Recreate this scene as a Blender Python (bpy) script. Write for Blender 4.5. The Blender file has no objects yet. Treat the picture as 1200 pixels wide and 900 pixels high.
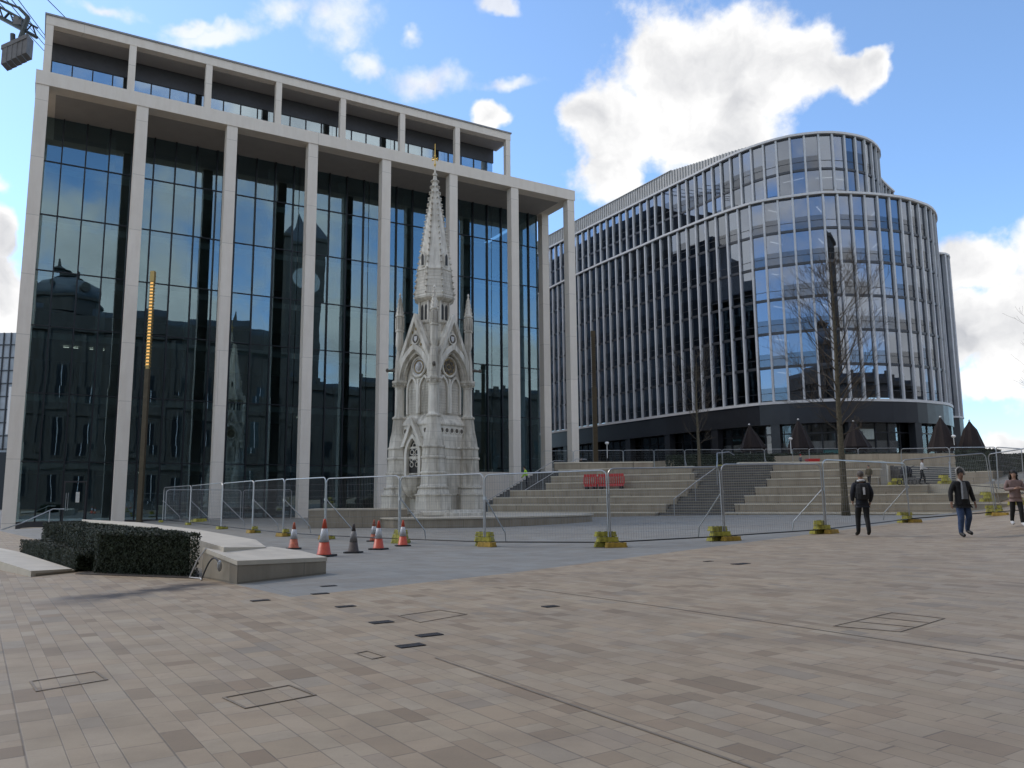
import bpy, math, random
from mathutils import Vector as V, Matrix, noise
R=random.Random(7)
rad=math.radians
sc=bpy.context.scene
COL=sc.collection
# ------------------------------------------------------------------ camera
F,PITCH,ROLL,EYE=941.3,0.141442,-0.0083181,1.28
_fw=V((0,math.cos(PITCH),math.sin(PITCH)));_up=V((0,-math.sin(PITCH),math.cos(PITCH)));_rt=V((1,0,0))
RT=_rt*math.cos(ROLL)+_up*math.sin(ROLL);UP=_up*math.cos(ROLL)-_rt*math.sin(ROLL);FW=_fw
CAMP=V((0,0,EYE))
cd=bpy.data.cameras.new('camera');cam=bpy.data.objects.new('camera',cd);COL.objects.link(cam)
cam.matrix_world=Matrix(((RT.x,UP.x,-FW.x,0),(RT.y,UP.y,-FW.y,0),(RT.z,UP.z,-FW.z,EYE),(0,0,0,1)))
cd.sensor_width=36;cd.lens=F/1200*36;cd.clip_end=3000;cd.clip_start=.05;sc.camera=cam
def ray(x,y): return FW+RT*((x-600)/F)+UP*((450-y)/F)
def pz(x,y,z):
    d=ray(x,y);return CAMP+d*((z-EYE)/d.z)
def py(x,y,Y):
    d=ray(x,y);return CAMP+d*(Y/d.y)
def sst(a,b,x):
    t=max(0.,min(1.,(x-a)/(b-a)));return t*t*(3-2*t)
FA=0.535091
FO=V((-30.2599,49.4966,0));FD=V((math.cos(FA),math.sin(FA),0));FN=V((-math.sin(FA),math.cos(FA),0))
def fp(d,n,z): return FO+FD*d+FN*n+V((0,0,z))
def ground(X,Y):
    g=.02*max(0,min(X,14))*sst(4,14,Y)
    xx=X-.5*max(0,Y-23)
    if xx>12: g+=.1*min(xx-12,6)
    g+=max(0,min((X-24)*.25,1.83))*sst(28,37,Y)
    g-=1.7*sst(-24.5,-29,X)*sst(34,44,Y)*sst(70,60,Y)
    return g
def pg(x,y):
    d=ray(x,y);z=0.
    for _ in range(60):
        p=CAMP+d*((z-EYE)/d.z);z=.5*z+.5*ground(p.x,p.y)
    return V((p.x,p.y,ground(p.x,p.y)))
# ------------------------------------------------------------------ materials
MATS={}
def nt(name):
    m=bpy.data.materials.new(name);m.use_nodes=True;t=m.node_tree;t.nodes.clear();MATS[name]=m
    o=t.nodes.new('ShaderNodeOutputMaterial');return m,t,o
class G:
    """small node-graph helper"""
    def __init__(s,t): s.t=t
    def n(s,ty,ins=None,**kw):
        n=s.t.nodes.new(ty)
        for k,v in kw.items(): setattr(n,k,v)
        for k,v in (ins or {}).items():
            if hasattr(v,'is_linked') or isinstance(v,bpy.types.NodeSocket): s.t.links.new(v,n.inputs[k])
            else: n.inputs[k].default_value=v
        return n
    def m(s,op,a,b=0.,c=None,clamp=False):
        d={0:a,1:b}
        if c is not None:d[2]=c
        n=s.n('ShaderNodeMath',d,operation=op);n.use_clamp=clamp;return n.outputs[0]
    def mix(s,f,a,b,bt='MIX'):
        n=s.n('ShaderNodeMix',{},data_type='RGBA',blend_type=bt)
        for i,v in ((0,f),(6,a),(7,b)):
            if isinstance(v,bpy.types.NodeSocket): s.t.links.new(v,n.inputs[i])
            else: n.inputs[i].default_value=v if i==0 else (tuple(v)+(1,))[:4]
        return n.outputs[2]
    def ramp(s,f,stops,interp='LINEAR'):
        n=s.n('ShaderNodeValToRGB',{0:f});cr=n.color_ramp;cr.interpolation=interp
        while len(cr.elements)<len(stops): cr.elements.new(.5)
        for e,(p,c) in zip(cr.elements,stops): e.position=p;e.color=(tuple(c)+(1,))[:4]
        return n.outputs[0]
    def noise(s,vec,scale,det=4,rough=.55,out=0):
        n=s.n('ShaderNodeTexNoise',{'Vector':vec,'Scale':scale,'Detail':det,'Roughness':rough});return n.outputs[out]
    def bump(s,h,st=.3,d=.02): return s.n('ShaderNodeBump',{'Height':h,'Strength':st,'Distance':d}).outputs[0]
    def bsdf(s,o,col,rough=.6,metal=0.,spec=.5,normal=None):
        n=s.n('ShaderNodeBsdfPrincipled',{'Base Color':col if isinstance(col,bpy.types.NodeSocket) else (tuple(col)+(1,))[:4],'Roughness':rough,'Metallic':metal,'Specular IOR Level':spec})
        if normal is not None:s.t.links.new(normal,n.inputs['Normal'])
        s.t.links.new(n.outputs[0],o.inputs[0]);return n
def plain(name,col,rough=.6,metal=0.,var=.15,scale=6.,bump=0.,spec=.5,bscale=None):
    m,t,o=nt(name);g=G(t);tc=g.n('ShaderNodeTexCoord').outputs['Object']
    f=g.noise(tc,scale,5,.6);lo=[c*(1-var) for c in col];hi=[min(1,c*(1+var)) for c in col]
    c=g.ramp(f,[(.3,lo),(.7,hi)])
    r=g.m('ADD',g.m('MULTIPLY',g.noise(tc,scale*2.3,3),.2),rough-.1)
    nm=g.bump(g.noise(tc,bscale or scale*8,4),bump,.02) if bump else None
    g.bsdf(o,c,r,metal,spec,nm);return m
def stonemat(name,col,stain=(.5,.5,.5),jh=0.,jv=0.,var=.12,stains=.5,bump=.25,rough=.75,jw=.016):
    """masonry with weathering; jh/jv: joint spacing in z / horizontal direction"""
    m,t,o=nt(name);g=G(t);tc=g.n('ShaderNodeTexCoord').outputs['Object']
    f=g.noise(tc,1.3,6,.65);fine=g.noise(tc,22,4,.6)
    c=g.ramp(f,[(.3,[x*(1-var) for x in col]),(.7,[x*(1+var) for x in col])])
    c=g.mix(g.m('MULTIPLY',fine,.25),c,[x*.7 for x in col])
    mp=g.n('ShaderNodeMapping',{'Vector':tc,'Scale':(1.6,1.6,.22)}).outputs[0]
    st=g.ramp(g.noise(mp,1.4,5,.65),[(.44,(0,0,0)),(.64,(1,1,1))])
    c=g.mix(g.m('MULTIPLY',st,stains),c,[x*y for x,y in zip(col,stain)])
    h=fine
    if jh:
        sx=g.n('ShaderNodeSeparateXYZ',{0:tc})
        u=g.m('ADD',sx.outputs[0],sx.outputs[1])
        zz=g.m('DIVIDE',sx.outputs[2],jh);row=g.m('FLOOR',zz);fz=g.m('FRACT',zz)
        uu=g.m('ADD',g.m('DIVIDE',u,jv),g.m('MULTIPLY',row,.37));cl=g.m('FLOOR',uu);fu=g.m('FRACT',uu)
        e=g.m('MAXIMUM',g.m('LESS_THAN',fz,jw/jh),g.m('LESS_THAN',fu,jw/jv))
        wn=g.n('ShaderNodeTexWhiteNoise',{'Vector':g.n('ShaderNodeCombineXYZ',{0:cl,1:row}).outputs[0]}).outputs[0]
        c=g.mix(g.m('MULTIPLY',wn,.42),c,[x*.72 for x in col])
        c=g.mix(g.m('MULTIPLY',e,.55),c,[x*.4 for x in col])
        h=g.m('SUBTRACT',fine,e)
    g.bsdf(o,c,rough,0,.3,g.bump(h,bump,.01));return m
def glass(name,refl,tint,trans,rough=.0,wob=0.,pane=None):
    m,t,o=nt(name);g=G(t)
    nm=None
    if wob:
        tc=g.n('ShaderNodeTexCoord').outputs['Object']
        nm=g.bump(g.noise(tc,.35,2,.4),wob,.05)
    if pane:
        du=g.n('ShaderNodeVectorMath',{0:tc,1:tuple(FD)},operation='DOT_PRODUCT').outputs['Value'];zz=g.n('ShaderNodeSeparateXYZ',{0:tc}).outputs[2]
        wn=g.n('ShaderNodeTexWhiteNoise',{'Vector':g.n('ShaderNodeCombineXYZ',{0:g.m('FLOOR',g.m('DIVIDE',g.m('SUBTRACT',du,1.02),1.5)),1:g.m('FLOOR',g.m('DIVIDE',g.m('SUBTRACT',zz,1.3),3.97))}).outputs[0]}).outputs['Color']
        dv=g.n('ShaderNodeVectorMath',{0:g.n('ShaderNodeVectorMath',{0:wn,1:(.5,.5,.5)},operation='SUBTRACT').outputs[0],3:pane},operation='SCALE').outputs[0]
        nm=g.n('ShaderNodeVectorMath',{0:g.n('ShaderNodeVectorMath',{0:nm,1:dv},operation='ADD').outputs[0]},operation='NORMALIZE').outputs[0]
    fr=g.n('ShaderNodeFresnel',{'IOR':1.5})
    fac=g.m('ADD',refl,g.m('MULTIPLY',fr.outputs[0],1-refl),clamp=True)
    gl=g.n('ShaderNodeBsdfGlossy',{'Color':tint+(1,),'Roughness':rough});tr=g.n('ShaderNodeBsdfTransparent',{'Color':trans+(1,)})
    if nm is not None: t.links.new(nm,gl.inputs['Normal']);t.links.new(nm,fr.inputs['Normal'])
    mx=g.n('ShaderNodeMixShader',{0:fac,1:tr.outputs[0],2:gl.outputs[0]});t.links.new(mx.outputs[0],o.inputs[0]);return m
def emit(name,col,s):
    m,t,o=nt(name);g=G(t);e=g.n('ShaderNodeEmission',{'Color':col+(1,),'Strength':s});t.links.new(e.outputs[0],o.inputs[0]);return m
# paving
def pavemat(name):
    m,t,o=nt(name);g=G(t);pos=g.n('ShaderNodeNewGeometry').outputs['Position']
    def dot(v,off=0.): return g.m('ADD',g.n('ShaderNodeVectorMath',{0:pos,1:v},operation='DOT_PRODUCT').outputs['Value'],off)
    e=(.555,-.832,0);q=(.832,.555,0)
    def slabs(u,v,rw,lmin,lvar,seed):
        vw=g.m('ADD',v,g.m('MULTIPLY',g.m('SINE',g.m('MULTIPLY',v,10.7)),.038))
        rr=g.m('DIVIDE',vw,rw);row=g.m('FLOOR',rr);fr=g.m('FRACT',rr)
        w1=g.n('ShaderNodeTexWhiteNoise',{'W':g.m('ADD',row,seed)},noise_dimensions='1D')
        w2=g.n('ShaderNodeTexWhiteNoise',{'W':g.m('ADD',row,seed+91.3)},noise_dimensions='1D')
        L=g.m('ADD',lmin,g.m('MULTIPLY',w1.outputs[0],lvar))
        uu=g.m('ADD',u,g.m('MULTIPLY',w2.outputs[0],9.))
        uu=g.m('ADD',uu,g.m('MULTIPLY',g.m('SINE',g.m('MULTIPLY',uu,8.1)),.065))
        cc=g.m('DIVIDE',uu,L);cl=g.m('FLOOR',cc);fc=g.m('FRACT',cc)
        dv=g.m('MULTIPLY',g.m('MINIMUM',fr,g.m('SUBTRACT',1,fr)),rw);du=g.m('MULTIPLY',g.m('MINIMUM',fc,g.m('SUBTRACT',1,fc)),L)
        j=g.m('SUBTRACT',1,g.n('ShaderNodeMapRange',{0:g.m('MINIMUM',dv,du),1:.001,2:.0052}).outputs[0])
        idn=g.n('ShaderNodeTexWhiteNoise',{'Vector':g.n('ShaderNodeCombineXYZ',{0:cl,1:row,2:seed}).outputs[0]},noise_dimensions='3D')
        return j,idn
    u=dot(e);v=dot(q)
    j1,id1=slabs(u,v,.155,.20,.24,3.)
    tan=g.ramp(id1.outputs[0],[(0,(.245,.180,.112)),(.07,(.300,.229,.148)),(.22,(.385,.302,.198)),(.55,(.412,.330,.222)),(.82,(.440,.360,.252)),(.93,(.375,.313,.228)),(1,(.290,.245,.182))])
    # pinker / yellower slabs
    sp=g.n('ShaderNodeSeparateColor',{0:id1.outputs[1]})
    tan=g.mix(g.m('MULTIPLY',sp.outputs[1],.35),tan,(.445,.318,.205))
    j2,id2=slabs(u,v,.42,.5,.5,17.)
    gry=g.ramp(id2.outputs[0],[(0,(.225,.228,.212)),(.3,(.262,.266,.246)),(.7,(.285,.290,.270)),(1,(.245,.250,.234))])
    # border of the grey zone: line from (-3,11) to (27,44)
    d1=g.n('ShaderNodeVectorMath',{0:pos,1:(-.74,.673,0)},operation='DOT_PRODUCT').outputs['Value']
    d1=g.m('SUBTRACT',d1,.74*2.98+.673*11.02)
    d2=g.n('ShaderNodeVectorMath',{0:pos,1:(.788,.615,0)},operation='DOT_PRODUCT').outputs['Value']
    d2=g.m('SUBTRACT',d2,-2.98*.788+.615*11.02)
    mask=g.m('MULTIPLY',g.m('GREATER_THAN',d1,0),g.m('GREATER_THAN',d2,0))
    c=g.mix(mask,tan,gry)
    jm=g.m('ADD',g.m('MULTIPLY',j1,g.m('SUBTRACT',1,mask)),g.m('MULTIPLY',j2,mask))
    big=g.noise(pos,.22,5,.6);med=g.noise(pos,1.7,6,.65);fine=g.noise(pos,60,3,.6)
    c=g.mix(g.m('MULTIPLY',g.ramp(big,[(.35,(0,0,0)),(.7,(1,1,1))]),.22),c,(.24,.188,.128))
    c=g.mix(g.m('MULTIPLY',g.ramp(med,[(.42,(0,0,0)),(.72,(1,1,1))]),.42),c,(.205,.163,.115))
    c=g.mix(g.m('MULTIPLY',fine,.22),c,(.11,.095,.085))
    # trodden dark blotches
    bl=g.ramp(g.noise(pos,9,3,.5),[(.68,(0,0,0)),(.74,(1,1,1))])
    c=g.mix(g.m('MULTIPLY',bl,.22),c,(.10,.088,.08))
    c=g.mix(g.m('MULTIPLY',jm,g.m('ADD',.25,g.m('MULTIPLY',med,.5))),c,(.07,.06,.055))
    vo=g.n('ShaderNodeTexVoronoi',{'Vector':pos,'Scale':2.6,'Randomness':1.});gs=g.n('ShaderNodeMapRange',{0:vo.outputs['Distance'],1:.055,2:.035}).outputs[0]
    gk=g.m('GREATER_THAN',g.n('ShaderNodeSeparateColor',{0:vo.outputs['Color']}).outputs[0],.45)
    c=g.mix(g.m('MULTIPLY',g.m('MULTIPLY',gs,gk),.38),c,(.09,.075,.06))
    mpw=g.n('ShaderNodeMapping',{'Vector':pos,'Rotation':(0,0,rad(33)),'Scale':(.10,.85,1)}).outputs[0]
    wear=g.ramp(g.noise(mpw,1.,6,.62),[(.46,(0,0,0)),(.66,(1,1,1))])
    c=g.mix(g.m('MULTIPLY',wear,.24),c,(.15,.122,.095))
    # wet run-off streak leaving the bench tap
    a=pg(245,684);b=pg(25,712);ax=(b-a);ln=ax.length;ax.normalize();pr=V((-ax.y,ax.x,0))
    su=g.m('SUBTRACT',dot(tuple(ax)),a.dot(ax));sv=g.m('SUBTRACT',dot(tuple(pr)),a.dot(pr))
    wob=g.m('MULTIPLY',g.m('SUBTRACT',g.noise(pos,1.1,5,.6),.5),1.1)
    wd=g.m('ABSOLUTE',g.m('ADD',sv,wob))
    along=g.n('ShaderNodeMapRange',{0:su,1:-.3,2:.1}).outputs[0];al2=g.n('ShaderNodeMapRange',{0:su,1:ln,2:ln-1.2}).outputs[0]
    sm=g.m('MULTIPLY',g.m('MULTIPLY',along,al2),g.n('ShaderNodeMapRange',{0:wd,1:.55,2:.18}).outputs[0])
    sm=g.m('MULTIPLY',sm,g.ramp(g.noise(pos,2.6,5,.6),[(.30,(.3,.3,.3)),(.52,(1,1,1))]))
    c=g.mix(g.m('MULTIPLY',sm,.92),c,(.05,.04,.033))
    rg=g.m('SUBTRACT',g.m('ADD',.55,g.m('MULTIPLY',med,.3)),g.m('MULTIPLY',sm,.25))
    h=g.m('ADD',g.m('MULTIPLY',jm,-1.),g.m('ADD',g.m('MULTIPLY',fine,.35),g.m('MULTIPLY',id1.outputs[0],.25)))
    g.bsdf(o,c,rg,0,.35,g.bump(h,.35,.006));return m
M={}
M['paving']=pavemat('sandstone_paving')
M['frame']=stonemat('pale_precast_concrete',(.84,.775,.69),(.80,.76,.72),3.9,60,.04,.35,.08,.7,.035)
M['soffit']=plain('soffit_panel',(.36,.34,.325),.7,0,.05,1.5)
M['metal']=plain('dark_grey_metal',(.06,.06,.065),.45,.3,.1,3)
M['mullion']=plain('black_aluminium',(.018,.022,.028),.4,.3,.1,3)
M['glass2']=glass('tinted_curtain_glass',.22,(.52,.70,.78),(.58,.67,.68),0,.10,.014)
M['glasstop']=glass('upper_storey_glass',.42,(.72,.86,.95),(.5,.56,.58),0,.05)
M['slab']=plain('pale_floor_slab',(.7,.72,.68),.8,0,.06,2)
M['core']=plain('interior_core_wall',(.26,.28,.275),.8,0,.1,.6)
M['icol']=plain('interior_column',(.55,.56,.54),.7,0,.06,2)
M['ilight']=emit('ceiling_lamp',(1,.93,.8),1.7)
M['roof']=plain('grey_roofing',(.25,.26,.28),.6,.2,.06,1)
M['fin']=stonemat('grey_stone_fin',(.66,.68,.71),(.60,.61,.64),1.8,40,.10,.5,.2,.7)
M['ledge']=plain('pale_ledge_stone',(.62,.62,.63),.6,0,.08,2)
M['glass1']=glass('bluish_office_glass',.27,(.68,.75,.86),(.45,.49,.55),0,.015)
M['glasslow']=glass('dark_lower_glass',.10,(.8,.86,.95),(.55,.56,.58),0,.015)
M['spandrel']=plain('grey_glass_spandrel',(.065,.068,.075),.25,0,.08,.8)
M['rail']=plain('window_rail',(.055,.06,.07),.4,.3,.1,3)
M['fascia']=plain('charcoal_fascia',(.028,.030,.036),.35,.2,.12,.8)
M['shopglass']=glass('shop_glass',.05,(.8,.85,.9),(.82,.83,.84))
M['blind']=plain('shop_blind',(.75,.74,.70),.8,0,.05,2)
M['screen']=plain('ribbed_roof_screen',(.42,.42,.41),.55,.3,.08,1)
M['lime']=stonemat('weathered_limestone',(.74,.70,.61),(.30,.28,.25),.38,.9,.14,.85,.4,.85)
M['limelight']=stonemat('pale_limestone',(.80,.765,.68),(.40,.38,.34),0,0,.12,.7,.3,.8)
M['limedark']=stonemat('dark_stone_recess_shade',(.15,.135,.115),(.5,.5,.5),0,0,.2,.6,.4,.85)  # recess shade put into the colour; also serves rosette and gargoyle
M['mosaic']=plain('gilded_mosaic',(.33,.25,.13),.5,.3,.7,60,.3)
M['marble']=plain('white_marble_relief',(.62,.61,.6),.5,0,.15,20,.3)
M['gold']=plain('gilded_metal',(.75,.5,.12),.35,.9,.1,10)
M['black']=plain('black_iron_and_opening_shade',(.015,.015,.015),.5,.2,.1,8)  # iron parts, and the painted-in shade of the memorial's openings
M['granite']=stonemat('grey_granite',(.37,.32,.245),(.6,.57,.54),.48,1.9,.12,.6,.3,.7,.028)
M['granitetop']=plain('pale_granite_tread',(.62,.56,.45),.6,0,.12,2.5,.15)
M['stair']=stonemat('dark_granite_stair',(.15,.147,.14),(.7,.7,.7),.16,1.4,.15,.3,.3,.6)
M['tanstone']=stonemat('tan_sandstone',(.34,.285,.22),(.6,.56,.52),0,0,.12,.5,.25,.7)
M['coping']=plain('pale_coping_stone',(.54,.485,.39),.65,0,.12,2.2,.2)
M['hedge']=plain('dark_yew_leaves',(.022,.033,.016),.7,0,.55,14,0,.3)
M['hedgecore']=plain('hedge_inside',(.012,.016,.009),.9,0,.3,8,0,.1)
M['soil']=plain('dark_soil',(.05,.04,.032),.9,0,.3,9,.4)
M['steel']=plain('galvanised_steel',(.42,.43,.44),.42,.75,.12,7)
M['wire']=plain('galvanised_wire',(.33,.34,.35),.5,.6,.1,7)
M['yellow']=plain('dirty_yellow_plastic',(.36,.33,.055),.6,0,.5,7,.15)
M['ochre']=plain('weathered_orange_yellow_plastic',(.42,.27,.045),.6,0,.3,7,.15)
M['orange']=plain('red_orange_cone_plastic',(.58,.075,.03),.45,0,.14,9)
M['palecone']=plain('faded_cone_plastic',(.45,.11,.055),.55,0,.35,12)
M['dirty']=plain('grimy_cone_plastic',(.075,.06,.055),.7,0,.35,14)
M['sleeve']=plain('white_reflective_sleeve',(.55,.55,.56),.45,0,.22,14)
M['rubber']=plain('black_rubber',(.03,.03,.03),.8,0,.2,8)
M['redbar']=plain('red_barrier_plastic',(.50,.03,.025),.45,0,.12,5)
M['bark']=plain('mossy_bark',(.115,.10,.07),.9,0,.4,9,.6,.2)
M['twig']=plain('brown_twigs',(.085,.07,.055),.9,0,.25,9,0,.2)
M['bronze']=plain('bronze_pole',(.085,.064,.038),.45,.55,.15,4)
M['goldlamp']=emit('gold_lamp_glow',(1.,.55,.17),1.1)
M['lattice']=plain('brass_lattice',(.40,.27,.10),.4,.8,.2,12)
M['maroon']=plain('dark_maroon_canvas',(.013,.007,.007),.85,0,.25,5,.2)
M['whitemetal']=plain('white_painted_metal',(.75,.75,.75),.45,0,.05,4)
M['drain']=plain('cast_iron_grate',(.035,.03,.028),.6,.5,.3,40,.5)
M['channel']=plain('slot_channel',(.23,.185,.135),.7,.2,.2,9)
M['cableb']=plain('black_cable',(.03,.03,.035),.6,0,.1,9)
M['cranepaint']=plain('dark_green_crane_steel',(.05,.06,.06),.5,.3,.15,2)
M['concrete']=plain('crane_counterweight_concrete',(.17,.165,.165),.8,0,.15,1.2,.2)
M['civic']=stonemat('soot_stained_civic_stone',(.115,.105,.092),(.5,.5,.5),.6,1.2,.15,.6,.3,.85)
M['slate']=plain('dark_slate',(.085,.095,.11),.6,0,.2,2)
M['lead']=plain('grey_lead_dome',(.14,.155,.17),.6,.1,.2,1)
M['darkwin']=plain('dark_sash_glass',(.02,.022,.026),.15,0,.1,1)
M['clock']=plain('clock_face',(.5,.5,.47),.5,0,.05,3)
M['towerglass']=glass('far_tower_glass',.6,(.75,.85,1.),(.3,.34,.4),.05)
M['skin']=plain('skin',(.40,.24,.17),.55,0,.08,9)
M['skin2']=plain('brown_skin',(.24,.135,.09),.55,0,.08,9)
M['navy']=plain('dark_navy_cloth',(.014,.016,.024),.85,0,.3,14,.3)
M['blackcloth']=plain('black_cloth',(.010,.010,.011),.85,0,.3,14,.3)
M['denim']=plain('blue_denim',(.032,.060,.13),.85,0,.3,16,.3)
M['greycloth']=plain('grey_sweatshirt',(.15,.16,.175),.9,0,.15,14,.3)
M['palefur']=plain('pale_hood_cloth',(.36,.35,.33),.9,0,.2,20,.3)
M['pink']=plain('dusty_pink_cloth',(.24,.165,.15),.9,0,.15,14,.3)
M['white']=plain('white_cloth',(.6,.6,.6),.8,0,.06,10)
M['olive']=plain('olive_brown_cloth',(.10,.085,.05),.9,0,.2,10)
M['hivis']=plain('hi_vis_yellow_cloth',(.45,.75,.04),.7,0,.1,10)
M['red']=plain('red_cloth',(.42,.02,.03),.8,0,.15,10)
M['hair']=plain('dark_hair',(.018,.014,.012),.6,0,.3,30,.3)
M['greyhair']=plain('grey_brown_hair',(.10,.085,.075),.7,0,.3,30,.3)
M['eye']=plain('eye_dark',(.02,.015,.012),.3)
M['lip']=plain('lips',(.22,.08,.07),.5)
M['paper']=plain('notice_paper',(.7,.7,.66),.7)
M['sign']=plain('grey_sign_panel',(.40,.45,.42),.6)
M['teal']=plain('teal_paint',(.02,.14,.14),.6)
# ------------------------------------------------------------------ mesh builder
WM={}
class MB:
    def __init__(s): s.v=[];s.f=[]
    def add(s,vs,fs):
        b=len(s.v);s.v+=[tuple(v) for v in vs];s.f+=[tuple(b+i for i in f) for f in fs];return s
    def hexa(s,p): # p: 4 bottom ccw, 4 top ccw
        return s.add(p,[(3,2,1,0),(4,5,6,7),(0,1,5,4),(1,2,6,5),(2,3,7,6),(3,0,4,7)])
    def box(s,x0,x1,y0,y1,z0,z1):
        return s.hexa([(x0,y0,z0),(x1,y0,z0),(x1,y1,z0),(x0,y1,z0),(x0,y0,z1),(x1,y0,z1),(x1,y1,z1),(x0,y1,z1)])
    def obox(s,o,a,b,c): # corner + 3 edge vectors
        o,a,b,c=V(o),V(a),V(b),V(c);return s.hexa([o,o+a,o+a+b,o+b,o+c,o+a+c,o+a+b+c,o+b+c])
    def fbox(s,d0,d1,n0,n1,z0,z1): return s.hexa([fp(d0,n0,z0),fp(d1,n0,z0),fp(d1,n1,z0),fp(d0,n1,z0),fp(d0,n0,z1),fp(d1,n0,z1),fp(d1,n1,z1),fp(d0,n1,z1)])
    def prism(s,poly,z0,z1):
        n=len(poly);zz0=z0 if isinstance(z0,(list,tuple)) else [z0]*n;zz1=z1 if isinstance(z1,(list,tuple)) else [z1]*n
        vs=[(p[0],p[1],a) for p,a in zip(poly,zz0)]+[(p[0],p[1],a) for p,a in zip(poly,zz1)]
        return s.add(vs,[tuple(range(n-1,-1,-1)),tuple(range(n,2*n))]+[(i,(i+1)%n,n+(i+1)%n,n+i) for i in range(n)])
    def tube(s,p,q,r,n=6,r2=None,cap=True):
        p,q=V(p),V(q);r2=r if r2 is None else r2;d=q-p
        if d.length<1e-6:return s
        d.normalize();a=d.orthogonal().normalized();b=d.cross(a);vs=[]
        for c,rr in ((p,r),(q,r2)):
            for i in range(n):
                t=2*math.pi*i/n;vs.append(c+(a*math.cos(t)+b*math.sin(t))*rr)
        fs=[(i,(i+1)%n,n+(i+1)%n,n+i) for i in range(n)]
        if cap:fs+=[tuple(range(n-1,-1,-1)),tuple(range(n,2*n))]
        return s.add(vs,fs)
    def path(s,pts,r,n=6,closed=False):
        pts=[V(p) for p in pts];m=len(pts);vs=[];ref=None
        for i,p in enumerate(pts):
            a=pts[(i-1)%m] if (closed or i>0) else p;b=pts[(i+1)%m] if (closed or i<m-1) else p
            d=(b-a).normalized()
            if ref is None:ref=d.orthogonal().normalized()
            ref=(ref-d*ref.dot(d));ref=ref.normalized() if ref.length>1e-5 else d.orthogonal().normalized()
            c=d.cross(ref)
            rr=r[i] if isinstance(r,list) else r
            for k in range(n):
                t=2*math.pi*k/n;vs.append(p+(ref*math.cos(t)+c*math.sin(t))*rr)
        fs=[]
        for i in range(m if closed else m-1):
            j=(i+1)%m
            for k in range(n):fs.append((i*n+k,i*n+(k+1)%n,j*n+(k+1)%n,j*n+k))
        if not closed:fs+=[tuple(range(n-1,-1,-1)),tuple(range((m-1)*n,m*n))]
        return s.add(vs,fs)
    def lathe(s,prof,n=8,c=(0,0),rot=None,sx=1,sy=1):
        rot=math.pi/n if rot is None else rot;vs=[]
        for z,r in prof:
            for i in range(n):
                t=rot+2*math.pi*i/n;vs.append((c[0]+r*sx*math.cos(t),c[1]+r*sy*math.sin(t),z))
        m=len(prof);fs=[]
        for j in range(m-1):
            for i in range(n):fs.append((j*n+i,j*n+(i+1)%n,(j+1)*n+(i+1)%n,(j+1)*n+i))
        fs+=[tuple(range(n-1,-1,-1)),tuple(range((m-1)*n,m*n))];return s.add(vs,fs)
    def ball(s,c,rx,ry=None,rz=None,n=8,m=6):
        ry=rx if ry is None else ry;rz=rx if rz is None else rz
        vs=[(c[0],c[1],c[2]-rz)]
        for j in range(1,m):
            a=-math.pi/2+math.pi*j/m
            for i in range(n):
                t=2*math.pi*i/n;vs.append((c[0]+rx*math.cos(a)*math.cos(t),c[1]+ry*math.cos(a)*math.sin(t),c[2]+rz*math.sin(a)))
        vs.append((c[0],c[1],c[2]+rz));L=len(vs)-1
        fs=[(0,1+(i+1)%n,1+i) for i in range(n)]
        for j in range(m-2):
            for i in range(n):fs.append((1+j*n+i,1+j*n+(i+1)%n,1+(j+1)*n+(i+1)%n,1+(j+1)*n+i))
        fs+=[(L,1+(m-2)*n+i,1+(m-2)*n+(i+1)%n) for i in range(n)];return s.add(vs,fs)
    def extrude(s,pts2,o,ax,ay,an,th):
        """outline (2-D) in the plane o+ax*u+ay*v pushed th along an"""
        o,ax,ay,an=V(o),V(ax),V(ay),V(an);n=len(pts2)
        a=[o+ax*u+ay*v for u,v in pts2];b=[p+an*th for p in a]
        return s.add(a+b,[tuple(range(n-1,-1,-1)),tuple(range(n,2*n))]+[(i,(i+1)%n,n+(i+1)%n,n+i) for i in range(n)])
    def strip(s,outer,inner,o,ax,ay,an,th):
        """band between two open outlines of equal length"""
        o,ax,ay,an=V(o),V(ax),V(ay),V(an);n=len(outer)
        P=lambda q,k:o+ax*q[0]+ay*q[1]+an*(th*k)
        vs=[P(q,0) for q in outer]+[P(q,0) for q in inner]+[P(q,1) for q in outer]+[P(q,1) for q in inner];fs=[]
        for i in range(n-1):
            fs+=[(i,n+i,n+i+1,i+1),(2*n+i,2*n+i+1,3*n+i+1,3*n+i),(i,i+1,2*n+i+1,2*n+i),(n+i,3*n+i,3*n+i+1,n+i+1)]
        fs+=[(0,2*n,3*n,n),(n-1,2*n-1,4*n-1,3*n-1)];return s.add(vs,fs)
    def build(s,name,mat,parent=None,smooth=False,world=True):
        vs=s.v
        if parent is not None and world:
            mi=WM[parent.name].inverted();vs=[tuple(mi@V(v)) for v in vs]
        me=bpy.data.meshes.new(name);me.from_pydata(vs,[],s.f);me.update();me.validate()
        import bmesh as _b
        bm=_b.new();bm.from_mesh(me);_b.ops.recalc_face_normals(bm,faces=bm.faces);bm.to_mesh(me);bm.free()
        me.materials.append(M[mat] if isinstance(mat,str) else mat)
        if smooth:
            for p in me.polygons:p.use_smooth=True
        o=bpy.data.objects.new(name,me);COL.objects.link(o)
        if parent is not None:
            o.parent=parent;WM[o.name]=WM[parent.name]
        else: WM[o.name]=Matrix()
        return o
def tag(o,label=None,cat=None,group=None,kind=None):
    if label:o['label']=label
    if cat:o['category']=cat
    if group:o['group']=group
    if kind:o['kind']=kind
    return o
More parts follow.
